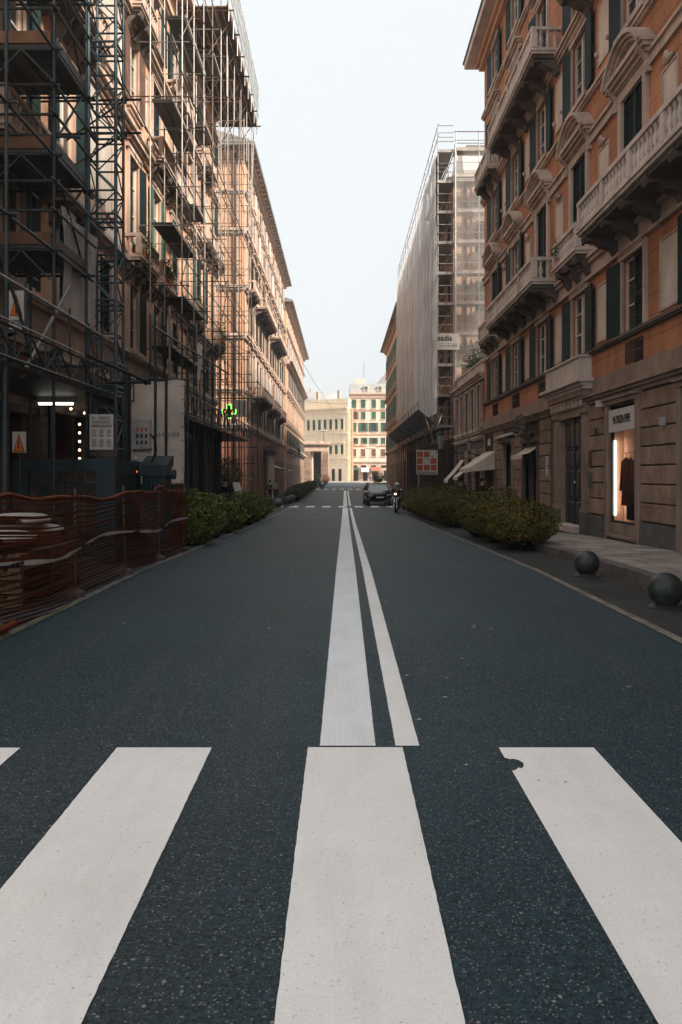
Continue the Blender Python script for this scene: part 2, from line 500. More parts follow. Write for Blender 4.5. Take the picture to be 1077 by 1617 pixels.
SOIL = mat('soil', (.025, .018, .012), .95, .3, bmp=.5)
LEAF = leaf_mat('hedge_leaf', (.014, .030, .005), (.075, .088, .012), (.26, .13, .018))
LEAF_G = leaf_mat('fresh_leaf', (.020, .050, .009), (.090, .135, .016), (.30, .31, .04))
LEAF_F = leaf_mat('far_leaf', (.014, .038, .010), (.050, .085, .015), (.13, .15, .03))
LEAF_R = leaf_mat('red_leaf', (.09, .018, .010), (.17, .040, .02), (.20, .09, .03))
DOOR = mat('dark_blue_door', (.014, .024, .030), .42, .3, 3, 30, .15, spec=.45)
AWNING = mat('awning_canvas', (.62, .55, .48), .8, .1, 3, dirt=(.36, .30, .26), dirt_amt=.5)
AWNING_B = mat('brown_awning', (.33, .13, .08), .8, .1, 3)
SHOPIN = mat('shop_interior', (.75, .50, .36), .8, .1, 1.5, bmp=.1)
RED_COAT = mat('dark_red_cloth', (.16, .02, .018), .85, .25, 5)
NAVY = mat('navy_cloth', (.016, .022, .035), .85, .25, 5)
BLACKCLOTH = mat('black_cloth', (.012, .013, .014), .85, .25, 5)
GREYCLOTH = mat('grey_cloth', (.30, .30, .29), .85, .2, 5)
BEIGECLOTH = mat('beige_cloth', (.36, .29, .22), .85, .2, 5)
DENIM = mat('denim', (.045, .065, .10), .85, .25, 5)
SKIN = mat('skin', (.45, .26, .18), .55, .08, 6, bmp=.05)
HAIR = mat('dark_hair', (.015, .011, .009), .6, .3, 20)
CARPAINT = mat('black_car_paint', (.012, .014, .016), .15, .1, 3, spec=1.0, bmp=0)
CARTRIM = mat('black_plastic', (.012, .012, .012), .6, .2, bmp=.05)
CHROME = mat('chrome', (.6, .6, .6), .15, .05, metal=1, bmp=0)
TYRE = mat('tyre_rubber', (.012, .012, .012), .85, .2, bmp=.1)
PLATE = mat('number_plate', (.6, .6, .58), .4, .05, bmp=0)
HELMET = mat('helmet_white', (.55, .56, .56), .25, .08, bmp=0)
SCOOT = mat('scooter_black', (.014, .014, .015), .3, .1, spec=.6, bmp=0)
LAMPGLASS = mat('lantern_glass', (.30, .33, .33), .2, .1, spec=.6, bmp=0)
BULB = emission('warm_bulb', (1, .72, .42), 3)
TUBE = emission('fluorescent_tube', (1, .95, .86), 2.2)
HEADLIGHT = emission('lit_headlight', (1, .93, .8), .7)
NEON = emission('green_neon', (.22, 1, .12), 1.6)
NEONRED = emission('red_led', (1, .15, .04), .6)
PALEROOF = mat('pale_lead_roof', (.27, .28, .28), .7, .1, .8)

# lettering: text converted to mesh up front
def text_mesh(body, mat_, size=1.0, bold=0.0):
    cu = bpy.data.curves.new('lettering', 'FONT')
    cu.body = body; cu.size = size; cu.align_x = 'CENTER'; cu.align_y = 'CENTER'
    cu.offset = bold; cu.extrude = .004; cu.resolution_u = 2
    o = bpy.data.objects.new('lettering_source', cu)
    col.objects.link(o)
    bpy.context.view_layer.update()
    me = bpy.data.meshes.new_from_object(o.evaluated_get(bpy.context.evaluated_depsgraph_get()))
    bpy.data.objects.remove(o)
    me.materials.clear(); me.materials.append(mat_)
    return me
TX = {}
for key, body, m_, bold in (('pepe', 'PATRIZIA PEPE', INK, .02), ('sadis', 'sadis', INK, .012), ('tel', '010. 543 2075', INKGREY, .015), ('edil', 'EDILPABA', INK, .02),
                      ('pericolo', 'PERICOLO', INK, .02), ('micha', 'MICHA', INKGREY, 0), ('edilbanner', 'EDIL', BOARD, .02), ('lavori', 'LAVORI IN CORSO', INK, .01),
                      ('norme', 'NORME DI SICUREZZA', INK, .0), ('ce', 'CE', INK, 0), ('bang', '!', INK, .06)):
    TX[key] = text_mesh(body, m_, 1.0, bold)
def text(key, width, parent, M, name='lettering', height=None):
    me = TX[key]
    xs = [v.co.x for v in me.vertices]; ys = [v.co.y for v in me.vertices]
    s = width / (max(xs) - min(xs))
    sy = s if height is None else height / (max(ys) - min(ys))
    # text stands upright: its local y becomes z
    return place(me, name, parent, M @ Matrix.Rotation(R(90), 4, 'X') @ Matrix.Diagonal((s, sy, 1, 1)))

# ================================================================ facade kit
def holed_wall(u0, u1, z0, z1, holes, depth=.3):
    """wall sheet in local x/z with rectangular openings (x0,x1,z0,z1) and their reveals"""
    m = MB()
    holes = [h for h in holes if h[3] > z0 and h[2] < z1]
    us = sorted({u0, u1} | {h[0] for h in holes if u0 < h[0] < u1} | {h[1] for h in holes if u0 < h[1] < u1})
    zs = sorted({z0, z1} | {h[2] for h in holes if z0 < h[2] < z1} | {h[3] for h in holes if z0 < h[3] < z1})
    for a, b in zip(us[:-1], us[1:]):
        for c, d in zip(zs[:-1], zs[1:]):
            cu, cz = (a + b) / 2, (c + d) / 2
            if any(h[0] < cu < h[1] and h[2] < cz < h[3] for h in holes): continue
            m.face([(a,0,c),(a,0,d),(b,0,d),(b,0,c)])
    for a, b, c, d in holes:
        m.face([(a,0,c),(a,-depth,c),(a,-depth,d),(a,0,d)]); m.face([(b,0,c),(b,0,d),(b,-depth,d),(b,-depth,c)])
        m.face([(a,0,d),(a,-depth,d),(b,-depth,d),(b,0,d)]); m.face([(a,0,c),(b,0,c),(b,-depth,c),(a,-depth,c)])
    return m

def shutter_mesh(lw, h, mt, slats=True):
    def mk():
        m = MB(); t = .04; s = min(.07, lw * .16)
        m.box(0, s, 0, t, 0, h); m.box(lw - s, lw, 0, t, 0, h)
        rails = [0, h * .42, h - s * 1.3] if h > 1.2 else [0, h - s * 1.3]
        for z in rails: m.box(s, lw - s, 0.004, t - .004, z, z + s * 1.3)
        if slats:
            n = int(h / .085)
            for k in range(n):
                z = .03 + k * (h - .06) / n
                if any(r - .03 < z < r + s * 1.3 for r in rails): continue
                m.face([(s, .006, z), (lw - s, .006, z), (lw - s, t - .008, z + .05), (s, t - .008, z + .05)][::-1])
                m.face([(s, t - .008, z + .05), (lw - s, t - .008, z + .05), (lw - s, t - .012, z + .062), (s, t - .012, z + .062)])
        m.face([(s, .003, 0), (lw - s, .003, 0), (lw - s, .003, h), (s, .003, h)])
        return m.mesh('shutter', mt)
    return cached(('shut', round(lw, 2), round(h, 2), mt.name, slats), mk)

def surround_mesh(w, h, mt, t=.16, proud=.07, sill=True, ears=False):
    def mk():
        m = MB()
        m.box(-w/2 - t, -w/2, -.02, proud, 0, h); m.box(w/2, w/2 + t, -.02, proud, 0, h)
        m.box(-w/2 - t, w/2 + t, -.02, proud + .004, h, h + t)
        m.box(-w/2 - t*.45, w/2 + t*.45, -.02, proud + .03, h + t*.75, h + t + .002)
        if sill:
            m.box(-w/2 - t - .06, w/2 + t + .06, -.28, proud + .09, -.12, -.002)
            m.box(-w/2 - t, w/2 + t, -.02, proud + .03, -.22, -.12)
        if ears:
            for sx in (-1, 1):
                m.box(sx*(w/2 + t) - .09*(sx > 0) * -1 - (.09 if sx < 0 else 0), sx*(w/2 + t) + (.09 if sx > 0 else 0), -.02, proud, h - .35, h + t)
        return m.mesh('window_surround', mt)
    return cached(('surr', round(w, 2), round(h, 2), mt.name, t, proud, sill, ears), mk)

def casement_mesh(w, h, mt):
    def mk():
        m = MB(); y0, y1 = -.12, -.06; s = .055
        m.box(-w/2, -w/2 + s, y0, y1, 0, h); m.box(w/2 - s, w/2, y0, y1, 0, h)
        m.box(-w/2 + s, w/2 - s, y0, y1, 0, s); m.box(-w/2 + s, w/2 - s, y0, y1, h - s, h)
        m.box(-.05, .05, y0, y1 + .01, s, h - s)
        for f in (.36, .70): m.box(-w/2 + s, w/2 - s, y0 + .012, y1 - .008, h*f, h*f + .035)
        return m.mesh('casement', mt)
    return cached(('case', round(w, 2), round(h, 2), mt.name), mk)

def pane_mesh(w, h, mt):
    return cached(('pane', round(w, 2), round(h, 2), mt.name), lambda: MB().face([(-w/2, -.10, 0), (w/2, -.10, 0), (w/2, -.10, h), (-w/2, -.10, h)]).mesh('pane', mt))

def arch_hood_mesh(w, mt):
    def mk():
        m = MB(); hw = w/2; rise = .60; n = 12
        Rr = (hw*hw + rise*rise) / (2*rise)
        a0 = math.asin(hw / Rr)
        def arc(r, sh=0):
            return [(r*math.sin(-a0 + 2*a0*k/n), r*math.cos(-a0 + 2*a0*k/n) - (Rr - rise) + sh) for k in range(n + 1)]
        for (r0, r1, p) in ((Rr, Rr - .08, .34), (Rr - .08, Rr - .15, .27), (Rr - .15, Rr - .22, .20)):
            o_, i_ = arc(r0), arc(r1)
            for k in range(n):
                q = [o_[k], o_[k+1], i_[k+1], i_[k]]
                m.extrude(q, -.02, p, 'y')
        # tympanum and base cornice
        tp = [(x, max(0, z)) for x, z in arc(Rr - .22)]
        m.extrude([(-hw, 0)] + tp + [(hw, 0)], -.02, .10, 'y')
        m.box(-hw - .04, hw + .04, -.02, .30, -.07, .02)
        m.box(-hw, hw, -.02, .24, -.15, -.07)
        m.box(-hw + .06, hw - .06, -.02, .16, -.23, -.15)
        return m.mesh('arched_hood', mt)
    return cached(('arch', round(w, 2), mt.name), mk)

def flat_hood_mesh(w, mt):
    def mk():
        m = MB(); hw = w/2
        m.box(-hw, hw, -.02, .26, .1, .18); m.box(-hw + .05, hw - .05, -.02, .18, .02, .1); m.box(-hw + .1, hw - .1, -.02, .1, -.16, .02)
        return m.mesh('cornice_hood', mt)
    return cached(('flat', round(w, 2), mt.name), mk)

def console_mesh(mt):
    def mk():
        pts = [(0, 0), (.10, 0), (.13, .12), (.10, .24), (.17, .36), (.28, .46), (.28, .52), (0, .52)]
        return MB().extrude(pts, -.07, .07, 'x').mesh('console', mt)
    return cached(('console', mt.name), mk)

def window(parent, F, u, z, w, h, st=STONE, sh=SHUTTER, mode='open', slats=True, hood=None, sill=True, t=.16, ang=None, glass=None, casement=True, lw=None, shz=0):
    W = F @ T(u, 0, z)
    o = place(surround_mesh(w, h, st, t, .07, sill), 'window', parent, W)
    place(pane_mesh(w, h, glass or GLASS), 'pane', o, W)
    if casement: place(casement_mesh(w, h, JOINERY), 'casement', o, W)
    lw = lw or w / 2
    if mode != 'none':
        me = shutter_mesh(lw, h, sh, slats)
        for s in (1, -1):
            if mode == 'closed': a, y = 0, -.03
            elif mode == 'open': a, y = R(176), .075
            elif mode == 'ajar': a, y = (R(150) if s > 0 else R(95)), .07
            elif mode == 'half': a, y = (0 if s > 0 else R(172)), (.0 if s > 0 else .075)
            elif mode == 'half2': a, y = (R(172) if s > 0 else 0), (.075 if s > 0 else .0)
            else: a, y = R(ang), .07
            if mode in ('closed',) or a == 0: y = -.045
            M = W @ T(-s * w/2, y, 0) @ Matrix.Diagonal((s, 1, 1, 1)) @ Matrix.Rotation(a, 4, 'Z')
            place(me, 'shutter', o, M)
    if hood == 'arch':
        place(arch_hood_mesh(w + .95, st), 'hood', o, W @ T(0, 0, h + .42))
        for s in (-1, 1): place(console_mesh(st), 'console', o, W @ T(s * (w/2 + .27), .0, h - .16))
    elif hood == 'flat':
        place(flat_hood_mesh(w + .7, st), 'hood', o, W @ T(0, 0, h + .28))
    return o

def baluster_mesh(mt, h=.46):
    prof = [(.055, 0), (.055, .05), (.03, .07), (.068, .17), (.062, .24), (.026, .36), (.05, .40), (.05, .46)]
    return cached(('balu', mt.name, h), lambda: MB().lathe([(r, z*h/.46) for r, z in prof], n=7, cap=False).mesh('baluster', mt, True))

def bracket_mesh(p, mt):
    def mk():
        pts = [(0, -.46), (.10, -.46), (.18, -.34), (p*.5, -.27), (p*.66, -.16), (p*.88, -.19), (p*.95, -.10), (p*.94, -.003), (0, -.003)]
        return MB().extrude(pts, -.13, .13, 'x').mesh('bracket', mt)
    return cached(('brk', round(p, 2), mt.name), mk)

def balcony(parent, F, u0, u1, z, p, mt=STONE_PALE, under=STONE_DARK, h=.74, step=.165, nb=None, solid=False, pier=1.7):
    """z is the underside of the slab; p how far it stands out"""
    m = MB()
    m.box(u0, u1, -.05, p, z, z + .07); m.box(u0 - .03, u1 + .03, -.05, p + .04, z + .07, z + .13)
    o = m.build('balcony', mt, parent, F)
    MB().box(u0 + .06, u1 - .06, -.05, p - .07, z - .09, z - .002).build('shade_soffit', under, o, F)  # dark underside colour imitates shade beneath the slab; brackets get it too
    zb = z + .13
    r = MB()
    r.box(u0, u1, p - .14, p + .02, z + h - .09, z + h); r.box(u0, u0 + .14, 0, p - .141, z + h - .09, z + h); r.box(u1 - .14, u1, 0, p - .141, z + h - .09, z + h)
    r.box(u0 + .02, u1 - .02, p - .12, p, zb, zb + .05); r.box(u0 + .02, u0 + .13, 0, p - .125, zb, zb + .05); r.box(u1 - .13, u1 - .02, 0, p - .125, zb, zb + .05)
    r.build('handrail', mt, o, F)
    hh = h - .09 - .13 - .05
    n = max(1, round((u1 - u0) / pier))
    bal = baluster_mesh(mt, hh)
    px = [u0 + .07 + (u1 - u0 - .14) * k / n for k in range(n + 1)]
    for x in px: slab('pedestal', 0, 0, 0, 0, 0, 0, mt, o) if False else place(cached(('ped', mt.name, round(hh, 2)), lambda: MB().box(-.075, .075, -.07, .07, 0, hh).mesh('pedestal', mt)), 'pedestal', o, F @ T(x, p - .06, zb + .05))
    for a, b in zip(px[:-1], px[1:]):
        if solid:
            place(MB().box(a + .08, b - .08, p - .1, p - .03, zb + .05, zb + .05 + hh).mesh('parapet_panel', mt), 'parapet_panel', o, F)
            continue
        k = max(1, int((b - a - .2) / step))
        for i in range(k):
            place(bal, 'baluster', o, F @ T(a + .1 + (b - a - .2) * (i + .5) / k, p - .06, zb + .05))
    for x in (u0 + .075, u1 - .075):
        k = max(1, int((p - .2) / step))
        for i in range(k):
            place(bal, 'baluster', o, F @ T(x, .05 + (p - .2) * (i + .5) / k, zb + .05))
    nbk = nb or max(2, round((u1 - u0) / 1.3) + 1)
    for k in range(nbk):
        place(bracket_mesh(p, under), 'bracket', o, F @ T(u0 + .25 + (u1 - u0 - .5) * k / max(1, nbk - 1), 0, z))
    return o

def moulding(parent, F, u0, u1, z, prof, mt, name='string_course'):
    """prof: (out, dz0, dz1) boxes stacked"""
    m = MB()
    for p, a, b in prof: m.box(u0, u1, -.05, p, z + a, z + b)
    return m.build(name, mt, parent, F)

def niche(parent, F, u, z, w, h, mt=NICHE, st=STONE):
    m = MB()
    m.box(-w/2 - .05, -w/2, -.02, .03, -.05, h + .05); m.box(w/2, w/2 + .05, -.02, .03, -.05, h + .05)
    m.box(-w/2, w/2, -.02, .03, -.05, 0); m.box(-w/2, w/2, -.02, .03, h, h + .05)
    W = F @ T(u, 0, z)
    o = place(cached(('nich', w, h, st.name), lambda: m.mesh('blind_panel', st)), 'blind_panel', parent, W)
    place(cached(('nichp', w, h, mt.name), lambda: MB().box(-w/2, w/2, -.02, .012, 0, h).mesh('panel', mt)), 'panel', o, W)
    return o

def blocks(parent, F, u0, u1, z0, z1, course=.36, split=None, mt=STONE_BLOCK, y=.055, joint=.028):
    """coursed ashlar, one object a block, joints recessed"""
    n = max(1, round((z1 - z0) / course)); c = (z1 - z0) / n
    for k in range(n):
        if split and (u1 - u0) > split * 1.3:
            m = max(1, round((u1 - u0) / split)); off = .5 if k % 2 else 0
            cuts = [u0] + [u0 + (u1 - u0) * (i + off) / m for i in range(1 if not off else 0, m + 0) if u0 + .15 < u0 + (u1 - u0) * (i + off) / m < u1 - .15] + [u1]
        else:
            cuts = [u0, u1]
        for a, b in zip(cuts[:-1], cuts[1:]):
            w = round(b - a - joint, 2); hgt = round(c - joint, 3)
            me = cached(('blk', w, hgt, mt.name), lambda: MB().block(0, w, 0, .06, 0, hgt, .014).mesh('stone_block', mt))
            place(me, 'stone_block', parent, F @ T(a + joint/2, -.005 + rnd.uniform(-.006, .006), z0 + k*c + joint/2))

def leaf_cloud(n, size, rad, seed=1, shape=None, shell=.62):
    """leaf quads through an uneven ellipsoid; rad = (rx, ry, rz)"""
    r = random.Random(seed); m = MB()
    lob = [(Vector((r.gauss(0, 1), r.gauss(0, 1), abs(r.gauss(0, 1)))).normalized(), r.uniform(-.30, .34)) for _ in range(18)]
    for _ in range(n):
        d = Vector((r.gauss(0, 1), r.gauss(0, 1), r.gauss(0, 1))).normalized()
        k = 1 + sum(a * max(0, d.dot(v) - .6) / .4 for v, a in lob)
        f = r.uniform(shell, 1.0) ** .6 * k
        p = Vector((d.x * rad[0] * f, d.y * rad[1] * f, d.z * rad[2] * f))
        nrm = (d + Vector((r.gauss(0, .7), r.gauss(0, .7), r.gauss(0, .7) + .3))).normalized()
        a = nrm.orthogonal().normalized(); b = nrm.cross(a)
        t = r.uniform(0, 6.28); a, b = a*math.cos(t) + b*math.sin(t), b*math.cos(t) - a*math.sin(t)
        s = size * r.uniform(.6, 1.3)
        q = p + nrm * s * .2
        m.face([p - a*s, q - b*s*.5, p + a*s, q + b*s*.5])
    for _ in range(n // 160):           # stray shoots
        d = Vector((r.gauss(0, 1), r.gauss(0, 1), abs(r.gauss(0, .8)) + .15)).normalized()
        p0 = Vector((d.x*rad[0], d.y*rad[1], d.z*rad[2])) * .92
        g = (d + Vector((r.gauss(0, .4), r.gauss(0, .4), .5))).normalized(); L = r.uniform(.08, .24) * rad[2] / .5
        for k in range(7):
            p = p0 + g * (L * k / 6); u = Vector((r.gauss(0, 1), r.gauss(0, 1), r.gauss(0, 1))).normalized(); w = u.orthogonal().normalized()
            s = size * r.uniform(.55, 1.0)
            m.face([p, p + u*s + w*s*.4, p + u*s*2, p + u*s - w*s*.4])
    return m

# ================================================================ ground, road, pavements
def sheet(name, x0, x1, ys, mt, dz, kind='structure', parent=None):
    m = MB()
    for a, b in zip(ys[:-1], ys[1:]):
        m.face([(x0, a, gz(a) + dz), (x1, a, gz(a) + dz), (x1, b, gz(b) + dz), (x0, b, gz(b) + dz)])
    o = m.build(name, mt, parent)
    if kind and parent is None: tag(o, kind=kind)
    return o
YS = [-60, -20, 0, 6, 12, 14, 16, 18, 20, 22, 24, 27, 30, 34, 38, 44, 50, 55, 60, 68, 75, 82, 90, 100, 110, 120, 130, 140, 150, 175]
sheet('ground', -500, 500, YS + [400, 700], GROUND, -.012)
road = sheet('road', -3.15, 3.02, [y for y in YS if y <= 140], ASPHALT, 0)
gut_r = sheet('gutter', 3.02, 4.2, [y for y in YS if y <= 130], GUTTER, -.004)
gut_l = sheet('gutter', -4.2, -3.15, [y for y in YS if y <= 130], GUTTER, -.004)
plaza = sheet('plaza', -40, 40, [140, 150, 175, 200], mat('plaza_paving', (.30, .27, .24), .75, .12, .4), -.002)

def along(y): return .005 * (y - 4.2)      # the centre lines drift slowly to the right
def strip(name, x0, x1, ya, yb, mt, dz=.004, drift=True, wob=0):
    m = MB()
    ys = [ya] + [y for y in YS if ya < y < yb] + [yb]
    if name == 'centre_line' and ya < 10: ys = sorted(set(ys) | {ya + .07*k for k in range(1, 200)})
    for a, b in zip(ys[:-1], ys[1:]):
        da, db = (along(a), along(b)) if drift else (0, 0)
        ja = math.sin(a*37.1)*.0008 + math.sin(a*11.3)*.0008; jb = math.sin(b*37.1)*.0008 + math.sin(b*11.3)*.0008
        m.face([(x0 + da + ja, a, gz(a) + dz), (x1 + da - ja*.8, a, gz(a) + dz), (x1 + db - jb*.8, b, gz(b) + dz), (x0 + db + jb, b, gz(b) + dz)])
    return m.build(name, mt, road)
strip('centre_line', -.112, .183, 4.20, 46.5, PAINT_RIB)
strip('centre_line', .29, .415, 4.20, 46.5, PAINT)
strip('centre_line', -.10, .17, 50.6, 92, PAINT)
strip('centre_line', .28, .42, 50.6, 92, PAINT)
strip('edge_line', 2.90, 3.0, 4.8, 60, PAINT_OLD, dz=.007, drift=False)
strip('edge_line', -3.05, -2.95, 4.8, 60, PAINT_OLD, dz=.007, drift=False)
# the near zebra crossing, stripe by stripe; one has a bite out of its edge
for k in range(-3, 4):
    cx = .075 + k * 1.006
    y1 = 4.176 - .004 * abs(k)
    if k == 1:
        bite = [(cx - .25, 4.02), (cx - .225, 4.0), (cx - .205, 4.005), (cx - .185, 3.985), (cx - .172, 3.95), (cx - .178, 3.91), (cx - .195, 3.875), (cx - .21, 3.885), (cx - .235, 3.85), (cx - .25, 3.845)]
        m = MB().face([(x, y, .004) for x, y in [(cx - .25, 1.1), (cx + .25, 1.1), (cx + .25, y1), (cx - .25, y1)] + bite])
    else:
        j = lambda: rnd.uniform(-.0013, .0013)
        ed = [(cx - .25 + t*.02, 1.1) for t in range(26)] + [(cx + .25 + j(), 1.1 + (y1 - 1.1)*t/90) for t in range(90)] + [(cx + .25 - t*.02, y1 + j()*.6) for t in range(26)] + [(cx - .25 + j(), y1 - (y1 - 1.1)*t/90) for t in range(90)]
        m = MB().face([(x, y, .004) for x, y in ed])
    m.build('zebra_stripe', PAINT, road)
for k in range(-4, 5):
    cx = .25 + k * 1.0 - .15
    strip('zebra_stripe', cx - .26, cx + .26, 47.6, 50.0, PAINT, drift=False)
for k in range(-3, 3):
    strip('zebra_stripe', k * 1.0 - .1, k * 1.0 + .4, 97, 99.4, PAINT, drift=False)
m = MB()
for k in range(5): m.face([(-2.4 + k*.42, 33.2, gz(33.2) + .004), (-2.1 + k*.42, 33.2, gz(33.2) + .004), (-2.1 + k*.42, 34.0, gz(34) + .004), (-2.4 + k*.42, 34.0, gz(34) + .004)])
m.build('faint_stop_line', PAINT_OLD, road)
# pale litter: trodden leaves and gum
m = MB(); r2 = random.Random(3)
spots = [(.46, 4.65), (.75, 5.6), (.62, 3.92), (1.05, 3.7), (.93, 3.72), (.95, 6.2), (-.25, 6.3), (.42, 7.2), (.5, 9.0), (.38, 8.5), (1.4, 7.4), (.9, 9.4), (-.4, 8.7)]
spots += [(r2.gauss(.3, 1.0), r2.uniform(4.5, 24)) for _ in range(60)]
for x, y in spots:
    if -.13 < x - along(y) < .43: continue
    s = r2.uniform(.006, .02) * (1 + y * .02); n = 7; t0 = r2.uniform(0, 6)
    m.face([(x + s*r2.uniform(.6, 1.2)*math.cos(t0 + 6.283*k/n), y + s*r2.uniform(.6, 1.2)*math.sin(t0 + 6.283*k/n), gz(y) + .006) for k in range(n)])
tag(m.build('litter', mat('pale_litter', (.34, .32, .28), .8, .3, 30), None), 'small pale trodden leaf scraps scattered over the asphalt', 'litter', kind='stuff')

m = MB(); r3 = random.Random(8)
for _ in range(260):
    y = r3.choice((r3.gauss(9.9, .9), r3.uniform(6, 24))); x = 3.98 - abs(r3.gauss(0, .16)); s_ = r3.uniform(.008, .03); t0 = r3.uniform(0, 6)
    m.face([(x + s_*(1 if k % 2 else .5)*math.cos(t0 + 6.283*k/6), y + s_*(1 if k % 2 else .5)*math.sin(t0 + 6.283*k/6), gz(y) + .003 + r3.uniform(0, .01)) for k in range(6)])
tag(m.build('fallen_leaves', mat('dry_leaf', (.16, .10, .05), .8, .5, 25)), 'dry brown leaves and grit gathered along the right kerb', 'leaves', kind='stuff')

def pavement(name, xa, xb, ya, yb, sl_range, rows):
    """raised pavement: bed, kerb stones and single slabs"""
    sgn = 1 if xb > xa else -1
    ys = [ya] + [y for y in YS if ya < y < yb] + [yb]
    m = MB()
    for a, b in zip(ys[:-1], ys[1:]):
        x0, x1 = xa + sgn*.02, xb
        za, zb = gz(a) + .108, gz(b) + .108
        m.face([(x0,a,za),(x1,a,za),(x1,b,zb),(x0,b,zb)]); m.face([(x0,a,za-.3),(x0,a,za),(x0,b,zb),(x0,b,zb-.3)])
    o = tag(m.build(name, PAVEBED if sl_range else PAVING), kind='structure')
    y = ya
    while y < yb - .2:
        L = 1.15 if y < 40 else 6.0
        y2 = min(yb, y + L)
        me = cached(('kerb', round(y2 - y, 2)), lambda: MB().box(-.1, .1, .006, y2 - y - .006, -.25, 0).mesh('kerb_stone', KERB))
        d = (gz(y2) - gz(y)) / (y2 - y)
        place(me, 'kerb_stone', o, T(xa, y, gz(y) + .122 + rnd.uniform(-.004, .004)) @ Matrix.Rotation(math.atan(d), 4, 'X'))
        y = y2
    if sl_range:
        y, yend = sl_range; r = random.Random(5)
        while y < yend:
            d = rows * r.uniform(.85, 1.15); x = min(xa, xb) + (.105 if sgn > 0 else 0); xe = max(xa, xb) - (.105 if sgn < 0 else 0)
            first = True
            while x < xe - .05:
                w = r.choice((.45, .6, .75, .9)) * (r.uniform(.3, .9) if first else 1); first = False
                x2 = min(xe, x + w)
                if xe - x2 < .18: x2 = xe
                g = .014
                sl = (gz(y + d) - gz(y)) / d
                me = MB().box(g, x2 - x - g, g, d - g, -.06, 0).mesh('paving_slab', PAVING)
                place(me, 'paving_slab', o, T(x, y, gz(y) + .121 + r.uniform(-.004, .004)) @ Matrix.Rotation(math.atan(sl) + r.uniform(-.004, .004), 4, 'X') @ Matrix.Rotation(r.uniform(-.005, .005), 4, 'Y'))
                x = x2
            y += d
    return o
pavement('right_pavement', 4.10, 6.02, 2, 130, (6.5, 33), .52)
pavement('left_pavement', -4.10, -6.02, 2, 130, (15.5, 30), .6)

# ================================================================ right-hand palazzo (near)
FR = frame((6, 0, 0), (0, 1, 0), (-1, 0, 0))
r1 = thing('palazzo', 'near orange five-storey palazzo with arched window hoods and marble balconies on the right', 'building', (10, 20, 0))
R1A, R1B = 1.0, 33.1
bays = [9.0, 12.6, 16.2, 19.85, 23.5, 27.1, 30.7]
hol = []
for u in bays:
    hol += [(u - .62, u + .62, 4.42, 5.97), (u - .6, u + .6, 6.85, 9.40), (u - .6, u + .6, 10.72, 12.45), (u - .6, u + .6, 13.1, 15.5), (u - .6, u + .6, 16.62, 18.2)]
    hol.append((u - .5, u + .5, 3.74, 4.22))
hol = [h for h in hol if not (abs((h[0] + h[1]) / 2 - 19.85) < .1 and h[2] < 4)]
gh = [(15.95, 17.6, .12, 2.95), (19.55, 21.4, -.3, 2.9), (24.0, 25.7, -.3, 2.3), (27.4, 28.7, -.3, 2.5), (31.2, 32.5, -.3, 2.3), (12.2, 13.8, .12, 2.95)]
holed_wall(R1A, R1B, 3.35, 6.62, hol).build('wall', ORANGE, r1, FR)
holed_wall(R1A, R1B, 6.62, 18.75, hol).build('wall', ORANGE, r1, FR)
gw = holed_wall(R1A, R1B, -1.0, 3.12, gh).build('ground_floor_wall', STONE_DARK, r1, FR)
holed_wall(R1A, R1B, 3.35, 3.72, []).build('stone_band', STONE_SHADE, r1, FR @ T(0, .03, 0))
m = MB(); m.box(R1A, R1B - .01, -11, -.305, -1, 18.74); m.face([(R1B, -.3, -1), (R1B, 0, -1), (R1B, 0, 18.75), (R1B, -.3, 18.75)])
m.build('rear_wall', ORANGE_PLAIN, r1, FR)
MB().box(-14, R1A - .01, -11, 0, -1, 11.5).build('unseen_sun_blocker', ORANGE_PLAIN, r1, FR)  # unseen block added behind the camera to keep sun off the road
# cornices
moulding(r1, FR, R1A, R1B + .06, 3.12, [(.10, 0, .08), (.16, .08, .15), (.22, .15, .21), (.12, .21, .232)], STONE_SHADE, 'ground_cornice')
moulding(r1, FR, R1A, R1B + .03, 4.30, [(.08, 0, .04), (.11, .04, .10)], STONE_DARK)
moulding(r1, FR, R1A, R1B + .06, 6.12, [(.10, 0, .08), (.06, .08, .34), (.14, .34, .44), (.20, .44, .52)], STONE, 'first_floor_cornice')
moulding(r1, FR, R1A, R1B + .04, 9.34, [(.07, 0, .06), (.05, .06, .22), (.11, .22, .28)], STONE)
moulding(r1, FR, R1A, R1B + .05, 10.46, [(.07, 0, .05), (.12, .05, .12)], STONE)
moulding(r1, FR, R1A, R1B + .06, 12.66, [(.08, 0, .08), (.13, .08, .16), (.19, .16, .24)], STONE)
moulding(r1, FR, R1A, R1B + .05, 16.25, [(.08, 0, .07), (.14, .07, .15)], STONE)
rf = MB(); rf.extrude([(-11, 18.75), (.72, 18.75), (.76, 18.95), (.70, 19.0), (-5, 21.0), (-11, 21.0)], R1A, R1B + .72, 'x')
roof = rf.build('roof', STONE_PALE, r1, FR)
m = MB(); m.box(R1A, R1B + .3, -.05, .34, 18.56, 18.75); m.box(R1A, R1B + .2, -.05, .2, 18.40, 18.56)
m.build('eaves_moulding', PEACH, roof, FR)
m = MB(); m.cyl((R1A, .74, 19.0), (R1B + .74, .74, 19.0), .07, 8); m.build('gutter_pipe', IRON, roof, FR)
